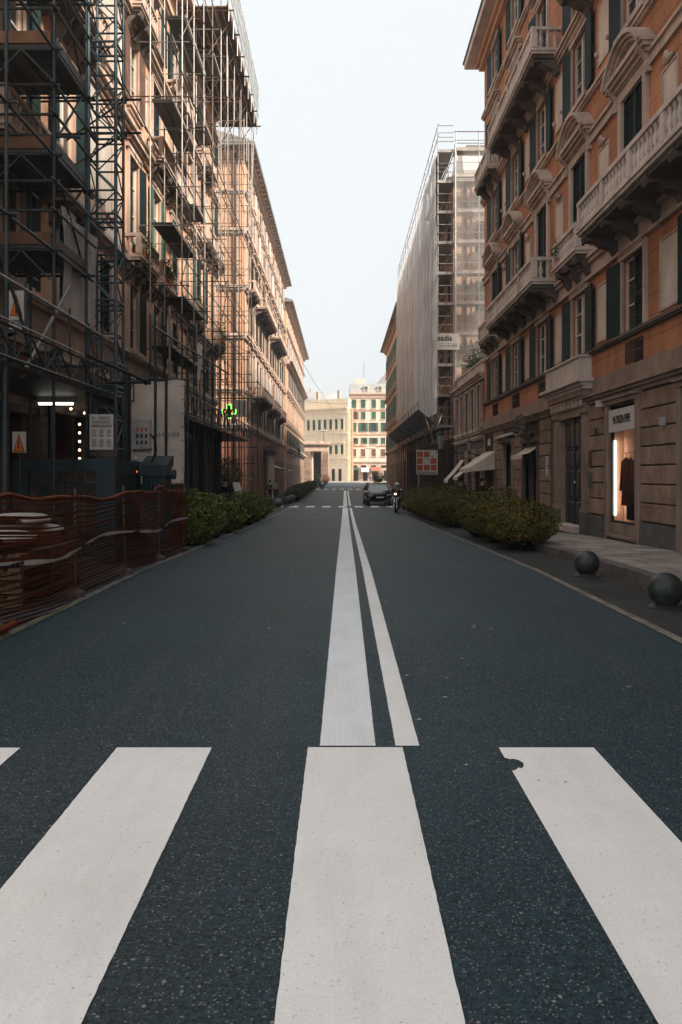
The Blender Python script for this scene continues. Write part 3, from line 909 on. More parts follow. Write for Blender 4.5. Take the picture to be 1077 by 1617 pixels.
# windows by floor
for i, u in enumerate(bays):
    window(r1, FR, u, 4.42, 1.24, 1.55, mode=('half' if u in (16.2, 9.0) else 'open'), sill=False, t=.12)
    if u != 19.85:
        g = MB()
        for k in range(9): g.cyl((u - .44 + k*.11, .02, 3.76), (u - .44 + k*.11, .02, 4.21), .011, 5)
        g.box(u - .5, u + .5, .005, .035, 3.97, 3.99)
        go = place(MB().face([(u - .5, -.2, 3.74), (u + .5, -.2, 3.74), (u + .5, -.2, 4.22), (u - .5, -.2, 4.22)]).mesh('basement_light', GLASS), 'grilled_light', r1, FR)
        g.build('grille', IRON, go, FR)
    window(r1, FR, u, 6.85, 1.2, 2.55, st=STONE, mode=('open' if u in (27.1,) else ('half2' if u == 30.7 else 'closed')), hood='arch', sill=False, t=.2)
    window(r1, FR, u, 10.72, 1.2, 1.73, st=STONE, mode='open', t=.14)
    window(r1, FR, u, 13.1, 1.2, 2.4, st=STONE, mode=('open' if i % 2 else 'half'), hood='flat', sill=False, t=.14)
    window(r1, FR, u, 16.62, 1.2, 1.58, st=STONE, mode='open', t=.14)
for a, b in zip(bays[:-1], bays[1:]):
    u = (a + b) / 2
    for (z, w_, h_) in ((4.55, .8, 1.25), (7.15, .62, 1.75), (10.95, .7, 1.35)):
        niche(r1, FR, u, z, w_, h_)
        if z > 6:
            for s in (-1, 1): place(cached(('pinscroll',), lambda: MB().ball((0, .05, 0), .05, .05, .06, 8, 6).mesh('scroll', STONE)), 'scroll', r1, FR @ T(u + s*(w_/2 + .03), .02, z + .25))
    # garland over the blind panels
    place(cached(('crest',), lambda: MB().ball((0, .03, 0), .22, .06, .07, 10, 6).ball((0, .06, .06), .09, .06, .09, 8, 6).mesh('crest', STONE, True)), 'crest', r1, FR @ T(u, .02, 9.02))
# balconies
balcony(r1, FR, 11.2, 17.35, 6.64, .82)
balcony(r1, FR, 18.7, 20.75, 6.68, .45)
balcony(r1, FR, 21.55, 28.3, 6.64, .80)
balcony(r1, FR, 29.7, 32.0, 6.66, .45)
balcony(r1, FR, 21.55, 28.0, 12.92, .80)
balcony(r1, FR, 13.5, 19.2, 12.92, .80)
balcony(r1, FR, 29.6, 32.2, 12.92, .55)
# --- ground floor: coursed ashlar between the openings
for a, b in ((13.85, 15.75), (17.95, 19.0), (22.6, 23.75), (26.0, 27.2), (29.0, 31.0), (32.65, 33.05)):
    blocks(gw, FR, a, b, .52, 3.10, .37, .95)
    MB().box(a, b, -.02, .07, -.8, .50).build('plinth', PLINTH, gw, FR)
# shop window with lit showcase
def shop_frame(u0, u1, zt, name='shop_window'):
    m = MB()
    m.box(u0 - .2, u0, -.1, .09, -.2, zt + .06); m.box(u1, u1 + .17, -.1, .09, -.2, zt + .06)
    m.box(u0 - .2, u1 + .17, -.1, .11, zt + .06, zt + .16); m.box(u0 - .26, u1 + .23, -.1, .16, zt + .16, zt + .21)
    m.box(u0, u1, -.1, .05, -.1, .40); m.box(u0 - .05, u1 + .05, -.1, .14, .10, .155)
    o = m.build(name, STONE_SHADE, r1, FR)
    MB().face([(u0, -.03, .41), (u0, -.03, zt - .5), (u1, -.03, zt - .5), (u1, -.03, .41)]).build('pane', CLEAR, o, FR)
    f = MB(); f.box(u0, u0 + .04, -.05, .0, .41, zt - .5); f.box(u1 - .04, u1, -.05, .0, .41, zt - .5); f.box(u0, u1, -.05, .01, .41, .45)
    f.build('metal_frame', IRON, o, FR)
    return o
sw = shop_frame(15.95, 17.6, 2.92)
m = MB()
a, b, zt = 15.955, 17.595, 2.5
m.face([(a, -.29, .4), (b, -.29, .4), (b, -.29, zt), (a, -.29, zt)]); m.face([(a, -.08, .4), (b, -.08, .4), (b, -.29, .4), (a, -.29, .4)])
m.face([(a, -.08, .4), (a, -.29, .4), (a, -.29, zt), (a, -.08, zt)]); m.face([(b, -.08, .4), (b, -.29, .4), (b, -.29, zt), (b, -.08, zt)]); m.face([(a, -.08, zt), (b, -.08, zt), (b, -.29, zt), (a, -.29, zt)])
m.build('showcase', SHOPIN, sw, FR)
sg = MB().box(15.98, 17.57, -.02, .06, 2.38, 2.86).build('sign_panel', BOARD, sw, FR)
text('pepe', 1.02, sg, frame((5.936, 16.77, 2.62), (0, -1, 0), (1, 0, 0)), height=.17)
MB().cyl((17.53, -.07, .55), (17.53, -.07, 2.2), .022, 6).build('light_tube', emission('showcase_tube', (1, .80, .64), 4.5), sw, FR)
MB().cyl((16.0, -.17, 1.92), (17.2, -.17, 1.92), .010, 6).build('clothes_rail', IRON, sw, FR)
shop_frame(12.2, 13.8, 2.92)
MB().box(12.21, 13.79, -.30, -.28, 0.13, 2.94).build('back_panel', DARKIN, r1, FR)
# garments hanging in the showcase
def coat(name, label, u, yv, mt, ln, w):
    def fn(s, t):
        a = 2 * math.pi * s; z = 1.83 - t * ln
        sh = (.10 + .9 * min(1, t / .07)) * (1 - .12 * math.sin(t * 3)) * (1 + .15 * t)
        fold = 1 + .10 * math.sin(a * 5 + t * 3) * min(1, t * 2)
        return (w/2 * math.cos(a) * sh * fold, .07 * math.sin(a) * sh * fold, z)
    root = thing(name, label, 'garment', (6 - yv, u, 0))
    M_ = FR @ T(u, yv, 0)
    MB().grid(fn, 24, 14).build('coat_body', mt, root, M_, True)
    for s in (-1, 1):
        MB().cyl((s*w*.40, 0, 1.74), (s*w*.60, .03, 1.10), .06, 8, .05).build('sleeve', mt, root, M_, True)
    h = MB(); h.path([(0, 0, 1.83), (0, 0, 1.87), (.03, 0, 1.90), (0, 0, 1.925)], .008, 5); h.path([(-w*.42, 0, 1.76), (0, 0, 1.83), (w*.42, 0, 1.76)], .01, 5)
    h.build('hanger', CHROME, root, M_)
coat('red_coat', 'long dark red coat hanging in the lit shop window', 17.12, -.17, RED_COAT, 1.05, .34)
coat('navy_coat', 'long navy garment hanging nearest the right edge of the lit shop window', 16.90, -.19, NAVY, 1.35, .26)
# portal
po = MB()
for s0, s1 in ((19.0, 19.5), (21.45, 22.0)):
    po.box(s0, s1, -.1, .09, .62, 2.95); po.box(s0 - .04, s1 + .04, -.1, .12, .52, .62); po.box(s0 + .1, s1 - .1, .09, .11, .75, 2.75)
    po.box(s0 - .05, s1 + .05, -.1, .14, 2.95, 3.1)
po.box(19.5, 21.45, -.1, .12, 2.9, 3.1); po.box(19.0, 22.0, -.1, .16, 3.1, 3.36); po.box(18.9, 22.1, -.1, .24, 3.36, 3.5)
po.box(19.4, 19.56, -.12, .05, .12, 2.9); po.box(21.38, 21.52, -.12, .05, .12, 2.9)
portal = po.build('portal', STONE_SHADE, r1, FR)
MB().box(18.98, 19.52, -.1, .13, -.6, .52).build('pedestal_block', PLINTH, portal, FR); MB().box(21.43, 22.02, -.1, .13, -.6, .52).build('pedestal_block', PLINTH, portal, FR)
pc = MB(); pc.box(18.7, 22.3, -.1, .42, 3.66, 3.74); pc.box(18.78, 22.2, -.1, .32, 3.58, 3.66); pc.box(18.8, 22.2, -.1, .26, 3.5, 3.58); pc.box(18.95, 22.05, -.1, .30, 3.74, 4.27); pc.box(18.9, 22.1, -.1, .34, 4.27, 4.32)
pc.build('portal_cornice', STONE_PALE, portal, FR)
for k in range(9): place(cached(('trig',), lambda: MB().box(-.05, .05, 0, .06, 0, .2).mesh('triglyph', STONE)), 'triglyph', portal, FR @ T(19.2 + k*.325, .16, 3.13))
dm = MB(); dm.box(19.55, 21.4, -.12, -.08, .1, 2.9)
door = dm.build('door', DOOR, r1, FR)
for s in (0, 1):
    for z0, z1 in ((.25, .75), (.85, 1.55), (1.65, 2.05), (2.15, 2.8)):
        for q in (0, 1):
            u = 19.62 + s*.92 + q*.43
            MB().block(u, u + .37, -.08, -.045, z0, z1, .03).build('door_panel', DOOR, door, FR)
MB().box(20.455, 20.495, -.08, -.03, .1, 2.9).build('meeting_stile', DOOR, door, FR)
MB().ball((20.40, -.03, 1.25), .035, n=8, m=6).build('door_knob', CHROME, door, FR, True)
MB().box(19.5, 21.45, -.5, .3, .0, .16).build('doorstep', STONE_PALE, portal, FR)
for u, z0, z1, mt in ((18.75, 1.62, 2.0, mat('bronze_plaque', (.10, .05, .03), .4, .2, metal=.5)), (18.75, 1.15, 1.5, PLINTH)):
    MB().box(u, u + .22, .05, .075, z0, z1).build('plaque', mt, r1, FR)
for z0, z1 in ((1.72, 1.98), (1.42, 1.68)): MB().box(22.72, 22.92, .05, .075, z0, z1).build('house_sign', BOARD, r1, FR)
MB().box(14.5, 14.62, .05, .13, 2.35, 2.5).build('junction_box', GREYCLOTH, r1, FR)
MB().cyl((18.4, .05, 2.35), (18.4, .05, 2.52), .05, 8).build('door_bell', IRON, r1, FR)
MB().box(17.85, 18.05, .05, .2, 2.98, 3.12).build('alarm_box', STONE_PALE, r1, FR)
# alcove with the shell shrine and little awning
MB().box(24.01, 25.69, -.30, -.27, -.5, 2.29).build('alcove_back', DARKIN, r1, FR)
al = MB(); al.box(23.75, 24.0, -.1, .09, -.5, 2.45); al.box(25.7, 25.95, -.1, .09, -.5, 2.45); al.box(23.7, 26.0, -.1, .14, 2.45, 2.6)
alc = al.build('alcove_frame', STONE_DARK, r1, FR)
sh = MB()
for k in range(9):
    a_ = math.pi * (k + .5) / 9
    sh.cyl((24.85, .10, 2.72), (24.85 + .62*math.cos(a_), .42, 2.78 + .55*math.sin(a_)), .04, 6, .09)
sh.ball((24.85, .2, 2.72), .45, .22, .16, 10, 6)
sh.build('shell_relief', STONE_DARK, r1, FR, True)
MB().ball((24.85, .32, 2.98), .10, .09, .13, 8, 6).ball((24.85, .25, 2.80), .16, .12, .16, 8, 6).build('carved_bust', STONE_DARK, r1, FR, True)
MB().box(27.41, 28.69, -.30, -.25, -.5, 2.49).build('side_door', DOOR, r1, FR)
sp = MB(); sp.box(27.15, 27.4, -.1, .11, -.3, 2.55); sp.box(28.7, 28.95, -.1, .11, -.3, 2.55); sp.box(27.1, 29.0, -.1, .15, 2.55, 2.68)
sp.build('side_door_frame', STONE_SHADE, r1, FR)
MB().box(31.21, 32.49, -.30, -.25, -.5, 2.29).build('shop_door', DARKIN, r1, FR)
MB().box(31.0, 32.6, .02, .06, 2.42, 3.02).build('fascia_panel', INK, r1, FR)
MB().box(31.45, 31.95, .06, .075, 2.62, 2.84).extrude([(31.55, 2.84), (31.7, 2.92), (31.85, 2.84)], .06, .075, 'y').build('fascia_mark', BOARD, r1, FR)

# ================================================================ low annexe between palazzo and wrapped building
r0 = thing('annexe', 'low two-storey stone annexe with a parapet between the palazzo and the wrapped building', 'building', (9, 37, -.4))
A, B = 33.14, 41.4
ub = [34.3, 35.9, 37.5, 39.1, 40.6]
hh = [(u - .42, u + .42, 3.45, 5.3) for u in ub] + [(u - .5, u + .5, -.8, 2.2) for u in (34.6, 36.7, 38.8, 40.5)]
w0 = holed_wall(A, B, -1.2, 5.75, hh).build('wall', STONE_DARK, r0, FR)
for a, b in zip([33.2] + [u + .58 for u in ub], [u - .58 for u in ub] + [41.35]):
    if b - a > .2: blocks(w0, FR, a, b, 3.42, 5.4, .33, None)
for a, b in ((33.2, 34.0), (35.2, 36.1), (37.3, 38.2), (39.4, 39.9), (41.05, 41.35)): blocks(w0, FR, a, b, .3, 2.6, .37, None)
for u in ub: window(r0, FR, u, 3.45, .84, 1.85, mode='none', t=.1)
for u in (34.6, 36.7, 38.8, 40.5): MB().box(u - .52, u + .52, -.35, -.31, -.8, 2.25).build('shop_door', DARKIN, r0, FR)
moulding(r0, FR, A, B, 2.95, [(.10, 0, .08), (.16, .08, .16)], STONE)
moulding(r0, FR, A, B, 5.5, [(.10, 0, .1), (.18, .1, .18), (.28, .18, .27)], STONE, 'cornice')
moulding(r0, FR, A, B, 5.78, [(.0, 0, .08), (-.02, .08, .5), (.03, .5, .58)], STONE, 'parapet')
MB().box(A, B, -8, -.36, -1.2, 5.72).build('rear_wall', STONE_DARK, r0, FR)

# ================================================================ building under wraps, and the one beyond
r2b = thing('wrapped_building', 'orange six-storey building wrapped in scaffolding and dust sheets', 'building', (10, 56, -.5))
F2 = frame((6.05, 0, 0), (0, 1, 0), (-1, 0, 0))
F2n = frame((0, 42.3, 0), (1, 0, 0), (0, -1, 0))
uu = [44 + 3.3*k for k in range(8)]
hh = [(u - .55, u + .55, z, z + 1.9) for u in uu for z in (3.9, 7.1, 10.3, 13.4)]
holed_wall(42.3, 70.5, -1.2, 17.4, hh).build('wall', PEACH, r2b, F2)
for u in uu:
    for z in (3.9, 7.1, 10.3, 13.4): window(r2b, F2, u, z, 1.1, 1.9, mode='closed', slats=False, casement=False)
nh = [(7.15, 8.25, z, z + 1.7) for z in (3.6, 6.9, 10.1, 13.3, 15.4)]
holed_wall(6.05, 16, -1.2, 17.4, nh).build('end_wall', PEACH, r2b, F2n)
for _, _, z, _ in nh: window(r2b, F2n, 7.7, z, 1.1, 1.7, mode='closed', slats=False, casement=False)
moulding(r2b, F2n, 6.0, 16, 17.0, [(.1, 0, .12), (.25, .12, .24), (.4, .24, .38)], STONE_PALE, 'end_cornice')
moulding(r2b, F2, 42.3, 70.5, 17.0, [(.1, 0, .12), (.25, .12, .24), (.4, .24, .38)], STONE_PALE, 'cornice')
m = MB(); m.extrude([(42.4, 17.4), (43.3, 19.3), (68, 19.3), (70.4, 17.4)], 6.6, 16, 'x'); m.build('attic', BOARD, r2b)
MB().box(43.2, 68, -10, -.8, 19.3, 19.45).build('attic_roof', ROOF, r2b, F2)
MB().cyl((6.65, 42.22, 3.5), (6.65, 42.22, 17), .06, 8).build('downpipe', IRON, r2b)
m = MB(); m.box(6.4, 16, 42.62, 70.3, -1.2, 17.38); m.build('rear_wall', PEACH, r2b)

def far_block(name, label, F, u0, u1, z0, ztop, rows, spacing, w, wallm, st, shm, eave=.6, gz_=4.2, gm=None, roofm=ROOF, mode='open', sill=True, t=.12, depth=10, slats=False, strings=(), first=None, cat='building', casement=False, loc=None, hoodrows=(), doors=True, sidem=None):
    b = thing(name, label, cat, loc or tuple((F @ Vector(((u0 + u1)/2, -depth/2, z0)))))
    n = int((u1 - u0 - .8) / spacing); off = first if first is not None else (u1 - u0 - (n - 1) * spacing) / 2
    us = [u0 + off + k * spacing for k in range(n + 1) if u0 + off + k*spacing < u1 - w/2 - .25]
    hs = [(u - w/2, u + w/2, z, z + h) for u in us for z, h in rows]
    dh = [(u - .65, u + .65, -.9, 2.7) for u in us] if doors else []
    holed_wall(u0, u1, z0, gz_, [h for h in hs if h[2] < gz_] + dh).build('ground_floor_wall', gm or wallm, b, F)
    for h in dh:
        MB().box(h[0], h[1], -.32, -.28, h[2], h[3]).build('shop_door', DARKIN, b, F)
    holed_wall(u0, u1, gz_, ztop, [h for h in hs if h[2] >= gz_]).build('wall', wallm, b, F)
    for ri, (z, h) in enumerate(rows):
        for k, u in enumerate(us):
            md = mode if isinstance(mode, str) else mode[(ri*7 + k*3) % len(mode)]
            window(b, F, u, z, w, h, st, shm if not isinstance(shm, (list, tuple)) else shm[ri % len(shm)], md, slats, hood=('flat' if ri in hoodrows else None), sill=sill, t=t, casement=casement, glass=GLASS_L)
    for z, d, hg in strings: moulding(b, F, u0, u1 + .02, z, [(d*.6, 0, hg*.5), (d, hg*.5, hg)], st)
    m = MB(); m.box(u0, u1, -depth, -.305, z0, ztop - .01); m.face([(u0, -.31, z0), (u0, 0, z0), (u0, 0, ztop), (u0, -.31, ztop)]); m.face([(u1, -.31, z0), (u1, 0, z0), (u1, 0, ztop), (u1, -.31, ztop)])
    m.build('side_walls', sidem or wallm, b, F)
    if eave:
        rfm = MB(); rfm.extrude([(-depth, ztop), (eave, ztop), (eave + .03, ztop + .16), (eave - .05, ztop + .2), (-depth/2, ztop + 1.8), (-depth, ztop + 1.8)], u0 - eave, u1 + eave, 'x')
        ro = rfm.build('roof', roofm, b, F)
        em = MB(); em.box(u0 - .2, u1 + .2, -.05, eave*.55, ztop - .18, ztop - .002); em.box(u0 - .12, u1 + .12, -.05, eave*.3, ztop - .42, ztop - .18); em.build('eaves_moulding', st, ro, F)
        if spacing < 4:
            k = int((u1 - u0) / .9)
            md_ = cached(('modil', eave, st.name), lambda: MB().box(-.12, .12, 0, eave*.85, -.12, -.004).mesh('modillion', st))
            for i in range(k): place(md_, 'modillion', ro, F @ T(u0 + .4 + i*.9, 0, ztop))
    return b, us

r3, us3 = far_block('far_palazzo', 'orange building with deep eaves past the dust-sheeted scaffold on the right', frame((5.95, 0, 0), (0, 1, 0), (-1, 0, 0)), 72, 104, -1.2, 17.6,
                    [(4.6, 1.7), (7.9, 2.2), (11.3, 1.9), (14.4, 1.7)], 3.1, 1.1, PEACH, STONE, SHUTTER_G, .75, 4.0, STONE_BLOCK, strings=((4.0, .25, .3), (7.2, .2, .25), (10.7, .3, .4), (13.9, .15, .2)), depth=9)
MB().box(6.0, 15, 70.6, 71.9, -1.2, 16).build('party_wall', PEACH, r3)
# ================================================================ left-hand palazzo behind scaffolding
FL = frame((-6, 0, 0), (0, 1, 0), (1, 0, 0))
L1A, L1B = 8.0, 38.0
l1 = thing('scaffolded_palazzo', 'pink plaster palazzo behind scaffolding on the left', 'building', (-10, 22, 0))
lb = [11.6, 14.4, 17.2, 20.0, 22.8, 25.6, 28.4, 31.2, 34.0, 36.6]
lh = []
for u in lb:
    lh += [(u - .52, u + .52, 5.0, 6.85), (u - .52, u + .52, 8.1, 10.5), (u - .52, u + .52, 11.9, 13.95), (u - .52, u + .52, 15.1, 16.9)]
sh_open = [(12.9, 15.6, -.3, 2.75), (16.2, 19.2, -.3, 2.9), (21.5, 24.3, -.3, 2.8), (25.4, 28.0, -.3, 2.8), (29.4, 31.8, -.3, 2.8), (33.2, 35.8, -.3, 2.8)]
holed_wall(L1A, L1B, 4.9, 18.6, lh).build('wall', PINK, l1, FL)
lg = holed_wall(L1A, L1B, -1, 4.9, sh_open).build('ground_floor_wall', STONE_BLOCK, l1, FL)
MB().box(18.75, 21.4, -.01, .03, 7.4, 18.3).build('pilaster_strip', GREYWALL, l1, FL)
m = MB(); m.box(L1A, L1B - .01, -11, -.305, 3.2, 18.55); m.box(L1A, L1B - .012, -11, -3.05, -1, 3.19); m.box(L1A, L1A + .3, -3.04, -.31, -1, 3.19); m.box(L1B - .3, L1B - .014, -3.04, -.31, -1, 3.19); m.face([(L1B, -.31, -1), (L1B, 0, -1), (L1B, 0, 18.6), (L1B, -.31, 18.6)]); m.build('rear_wall', PINK, l1, FL)
for z, pr in ((3.55, [(.1, 0, .12), (.2, .12, .24), (.3, .24, .34)]), (4.75, [(.08, 0, .08), (.14, .08, .17)]), (7.0, [(.1, 0, .1), (.2, .1, .2), (.32, .2, .32)]), (10.85, [(.1, 0, .12), (.2, .12, .22), (.3, .22, .34)]), (14.1, [(.08, 0, .1), (.18, .1, .2), (.26, .2, .3)]), (17.3, [(.08, 0, .1), (.16, .1, .2)])):
    moulding(l1, FL, L1A, L1B + .05, z, pr, STONE)
rf = MB(); rf.extrude([(-11, 18.6), (.6, 18.6), (.64, 18.78), (.58, 18.84), (-5, 20.6), (-11, 20.6)], L1A, L1B + .5, 'x')
rf.build('roof', STONE, l1, FL)
for i, u in enumerate(lb):
    if u != 20.0:
        window(l1, FL, u, 5.0, 1.04, 1.85, mode=('closed' if i % 3 == 0 else 'half'), t=.13)
        window(l1, FL, u, 8.1, 1.04, 2.4, mode=('closed', 'half', 'open')[i % 3], hood='flat', sill=False, t=.15, sh=(SHUTTER if i < 4 else SHUTTER_G) if i % 2 else SHUTTER)
        window(l1, FL, u, 11.9, 1.04, 2.05, mode=('half', 'open', 'closed')[i % 3], t=.14, sh=(SHUTTER_B if i in (4, 7) else SHUTTER))
        window(l1, FL, u, 15.1, 1.04, 1.8, mode=('open', 'half')[i % 2], t=.13, sh=SHUTTER)
    else:
        for z, h in ((5.0, 1.85), (8.1, 2.4), (11.9, 2.05), (15.1, 1.8)): window(l1, FL, u, z, 1.04, h, mode='closed', t=.1)
for a, b, z, p in ((12.8, 15.6, 7.05, .6), (16.1, 18.4, 7.05, .5), (21.7, 23.9, 7.35, .5), (24.6, 26.7, 7.35, .45), (30.2, 32.2, 7.35, .5), (35.5, 37.6, 7.3, .5), (13.2, 18.3, 11.1, .65), (24.4, 29.6, 11.15, .5), (33.0, 35.1, 11.15, .5), (21.8, 23.8, 14.35, .5), (27.3, 29.5, 14.35, .5), (35.5, 37.7, 11.15, .5), (33.0, 35.0, 14.35, .5)):
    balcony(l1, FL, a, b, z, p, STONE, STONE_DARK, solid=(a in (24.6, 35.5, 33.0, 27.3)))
for a, b in ((10.5, 12.7), (15.75, 16.05), (19.4, 21.3), (24.5, 25.2), (28.2, 29.2), (32.0, 33.0), (36.0, 37.8)):
    blocks(lg, FL, a, b, .4, 3.5, .44, None)
for a, b in zip([12.9] + [u + .7 for u in lb[2:-1]], [13.6] + [u - .7 for u in lb[3:]]):
    if b - a > .9 : niche(l1, FL, (a + b)/2, 12.1, .55, 1.55, NICHE, STONE)
# shop interiors on the left: dark rooms with a few lit bulbs
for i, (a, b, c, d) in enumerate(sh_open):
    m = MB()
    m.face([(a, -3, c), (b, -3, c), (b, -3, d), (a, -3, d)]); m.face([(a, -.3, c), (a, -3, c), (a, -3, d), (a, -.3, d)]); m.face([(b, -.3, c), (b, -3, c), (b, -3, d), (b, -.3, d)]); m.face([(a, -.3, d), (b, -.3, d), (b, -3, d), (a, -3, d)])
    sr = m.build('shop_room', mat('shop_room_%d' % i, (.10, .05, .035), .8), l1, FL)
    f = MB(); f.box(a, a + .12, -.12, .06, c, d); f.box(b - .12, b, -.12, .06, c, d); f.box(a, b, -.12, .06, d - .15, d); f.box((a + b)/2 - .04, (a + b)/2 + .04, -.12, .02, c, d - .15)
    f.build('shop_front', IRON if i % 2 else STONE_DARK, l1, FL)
bulb = MB().ball((0, 0, 0), .028, n=8, m=6).mesh('bulb', BULB)
for u, v, zs in ((17.5, .22, [1.80 + k*.19 for k in range(5)]), (13.55, .25, [1.06 + k*.18 for k in range(4)]), (32.5, .4, [.87 + k*.17 for k in range(5)]), (17.0, .2, [2.86]), (17.9, .2, [2.84])):
    ls = thing('light_string', {17.5: 'string of warm bulbs beside the dark shopfront under the left canopy', 13.55: 'string of warm bulbs at the left picture edge behind the net', 32.5: 'string of warm bulbs by the far shop door on the left', 17.0: 'single warm spotlight bulb, left one under the canopy', 17.9: 'single warm spotlight bulb, right one under the canopy'}[u], 'lights', (-6 + v, u, zs[0]))
    for zz in zs: place(bulb, 'bulb', ls, FL @ T(u, v, zz))
    MB().cyl((u, v, zs[0] - .05), (u, v, zs[-1] + .12), .006, 4).build('wire', IRON, ls, FL)
    if len(zs) > 1: MB().cyl((u, 0, zs[-1] + .12), (u, v, zs[-1] + .12), .006, 4).build('hook', IRON, ls, FL)
# columns beside the last shopfronts
for u in (32.6, 36.3):
    MB().lathe([(.26, -.6), (.26, .5), (.2, .55), (.2, .7), (.17, 2.9), (.24, 3.0), (.27, 3.2)], (u, .35, 0), 12).build('column', STONE_DARK, l1, FL, False)
# ---- next two on the left
l2, us2 = far_block('second_left_palazzo', 'tall peach palazzo with brick arcaded ground floor beyond the left cross street', FL, 49, 84, -1.2, 21.6,
                    [(4.9, 1.5), (7.2, 2.3), (10.6, 2.0), (13.6, 2.3), (17.1, 1.6), (19.5, 1.3)], 2.75, 1.05, PEACH, STONE, [SHUTTER, SHUTTER_W, SHUTTER, SHUTTER, SHUTTER_W, SHUTTER_W], .72, 4.4, BRICK,
                    mode=['open', 'closed', 'half', 'open'], strings=((4.35, .22, .3), (6.6, .15, .2), (9.9, .25, .35), (12.9, .2, .3), (16.4, .25, .35), (18.9, .15, .2)), hoodrows=(1, 3), depth=9)
for a, b, z, p in ((53.5, 60.5, 6.65, .8), (63, 69, 6.65, .8), (55, 64, 13.0, .85), (67, 76, 13.0, .85), (50, 53, 13.0, .6), (72.5, 77, 6.65, .7)): balcony(l2, FL, a, b, z, p, STONE, STONE_DARK, step=.22, pier=2.2)
for u in (61.6, 63.0):
    MB().lathe([(.34, -.7), (.34, -.3), (.28, -.2), (.24, 2.9), (.34, 3.0), (.38, 3.25)], (u, .45, 0), 12).build('column', STONE, l2, FL, False)
MB().box(60.9, 63.7, 0, .95, 3.25, 3.7).build('porch_entablature', STONE_DARK, l2, FL)
F2L = frame((0, 49, 0), (1, 0, 0), (0, -1, 0))
for z, d_, hg in ((4.35, .2, .3), (6.6, .15, .2), (9.9, .2, .3), (12.9, .2, .3), (16.4, .2, .3), (18.9, .15, .2)): moulding(l2, F2L, -15, -6.0, z, [(d_*.6, 0, hg*.5), (d_, hg*.5, hg)], STONE, 'end_string_course')
MB().cyl((-6.55, 48.9, .5), (-6.55, 48.9, 21.4), .09, 8).build('downpipe', IRON, l2)
MB().box(-15, -6, 48.985, 48.999, -1, 4.3).build('end_wall_base', BRICK, l2)
l3, us_ = far_block('third_left_palazzo', 'farthest orange palazzo on the left with projecting eaves and a green panel', FL, 86.4, 128, -1.2, 20.2,
                    [(4.8, 1.6), (7.6, 2.2), (11.2, 2.2), (14.8, 2.0), (17.6, 1.6)], 3.3, 1.15, PEACH, STONE, [SHUTTER, SHUTTER, SHUTTER, SHUTTER_W, SHUTTER_W], .8, 4.2, STONE_BLOCK,
                    mode=['open', 'closed', 'half'], strings=((4.1, .5, .4), (6.9, .2, .3), (10.5, .25, .3), (13.6, .7, .5), (17.3, .2, .25)), hoodrows=(1, 2), depth=9)
MB().box(-7.0, -6.05, 85.85, 85.97, 14.2, 15.7).build('green_panel', SIGNGREEN, l3)
MB().box(-7.6, -6.6, 87, 88.2, 20.6, 22.9).build('chimney', PEACH, l3)

# ================================================================ square at the far end
FE2 = frame((0, 170, .1), (1, 0, 0), (0, -1, 0))
e2 = thing('corner_house', 'cream six-storey house with green shutters closing the far end of the street', 'building', (6.5, 174, .1))
ecol = [2.8, 4.75, 7.0, 9.0, 11.2]
erow = [(15.7, 1.8, .95), (13.3, 1.6, .95), (10.6, 1.95, 1.0), (8.0, 1.3, .9), (5.3, 1.55, .9)]
hs = [(u - w/2, u + w/2, z, z + h) for u in ecol for z, h, w in erow]
gs = [(2.6, 3.7, -.5, 2.6), (4.7, 5.7, -.5, 2.2), (6.7, 7.7, -.5, 2.3), (9.2, 10.1, -.5, 2.3)]
holed_wall(1.75, 13, -1, 18.8, hs + gs).build('wall', CREAM, e2, FE2)
MB().box(1.75, 13, -9, -.31, -1, 18.78).build('side_walls', CREAM, e2, FE2)
for ri, (z, h, w) in enumerate(erow):
    for k, u in enumerate(ecol):
        md = [['closed']*5, ['open', 'closed', 'closed', 'closed', 'closed'], ['closed', 'open', 'open', 'half', 'open'], ['open', 'half', 'open', 'closed', 'open'], ['closed']*5][ri][k]
        window(e2, FE2, u, z, w, h, STONE_PALE, SHUTTER_B if ri == 4 or (ri == 1 and k == 0) else SHUTTER_G, md, False, t=.1, casement=False, glass=GLASS_L)
for z in (17.9, 15.2, 10.0, 7.5): moulding(e2, FE2, 1.75, 13, z - .1, [(.1, 0, .12), (.18, .12, .2)], PEACH)
moulding(e2, FE2, 1.7, 13, 18.5, [(.2, 0, .15), (.4, .15, .3)], PEACH, 'cornice')
moulding(e2, FE2, 1.75, 13, 3.9, [(.15, 0, .15), (.25, .15, .3)], STONE, 'shop_cornice')
holed_wall(1.75, 13, -1, 3.9, gs).build('shop_facing', STONE, e2, FE2 @ T(0, .02, 0))
for a, b, c, d in gs: MB().box(a, b, -.3, -.26, c, d).build('shop_door', DARKIN, e2, FE2)
for u in (2.9, 4.9, 7.0, 9.2): MB().box(u - .5, u + .5, .03, .1, 2.95, 3.4).build('sign_board', DARKIN, e2, FE2)
MB().box(5.3, 7.4, .05, .12, 7.05, 7.5).build('banner', BOARD, e2, FE2)
m = MB(); m.extrude([(-.4, 18.8), (-2.0, 21.2), (-9, 21.2), (-9, 18.8)], 1.9, 13, 'x'); rf_ = m.build('mansard_roof', PALEROOF, e2, FE2)
for u in (5.4, 8.4): MB().box(u - .5, u + .5, -1.8, -.5, 19.1, 20.6).build('dormer', CREAM, rf_, FE2); MB().box(u - .32, u + .32, -.5, -.46, 19.3, 20.4).build('dormer_window', SHUTTER_G, rf_, FE2)
m = MB()
for k in range(28): m.box(1.9 + k*.4, 1.98 + k*.4, .22, .3, 18.8, 19.5)
m.box(1.9, 13, .2, .32, 19.5, 19.6); m.build('roof_railing', STONE_PALE, e2, FE2)
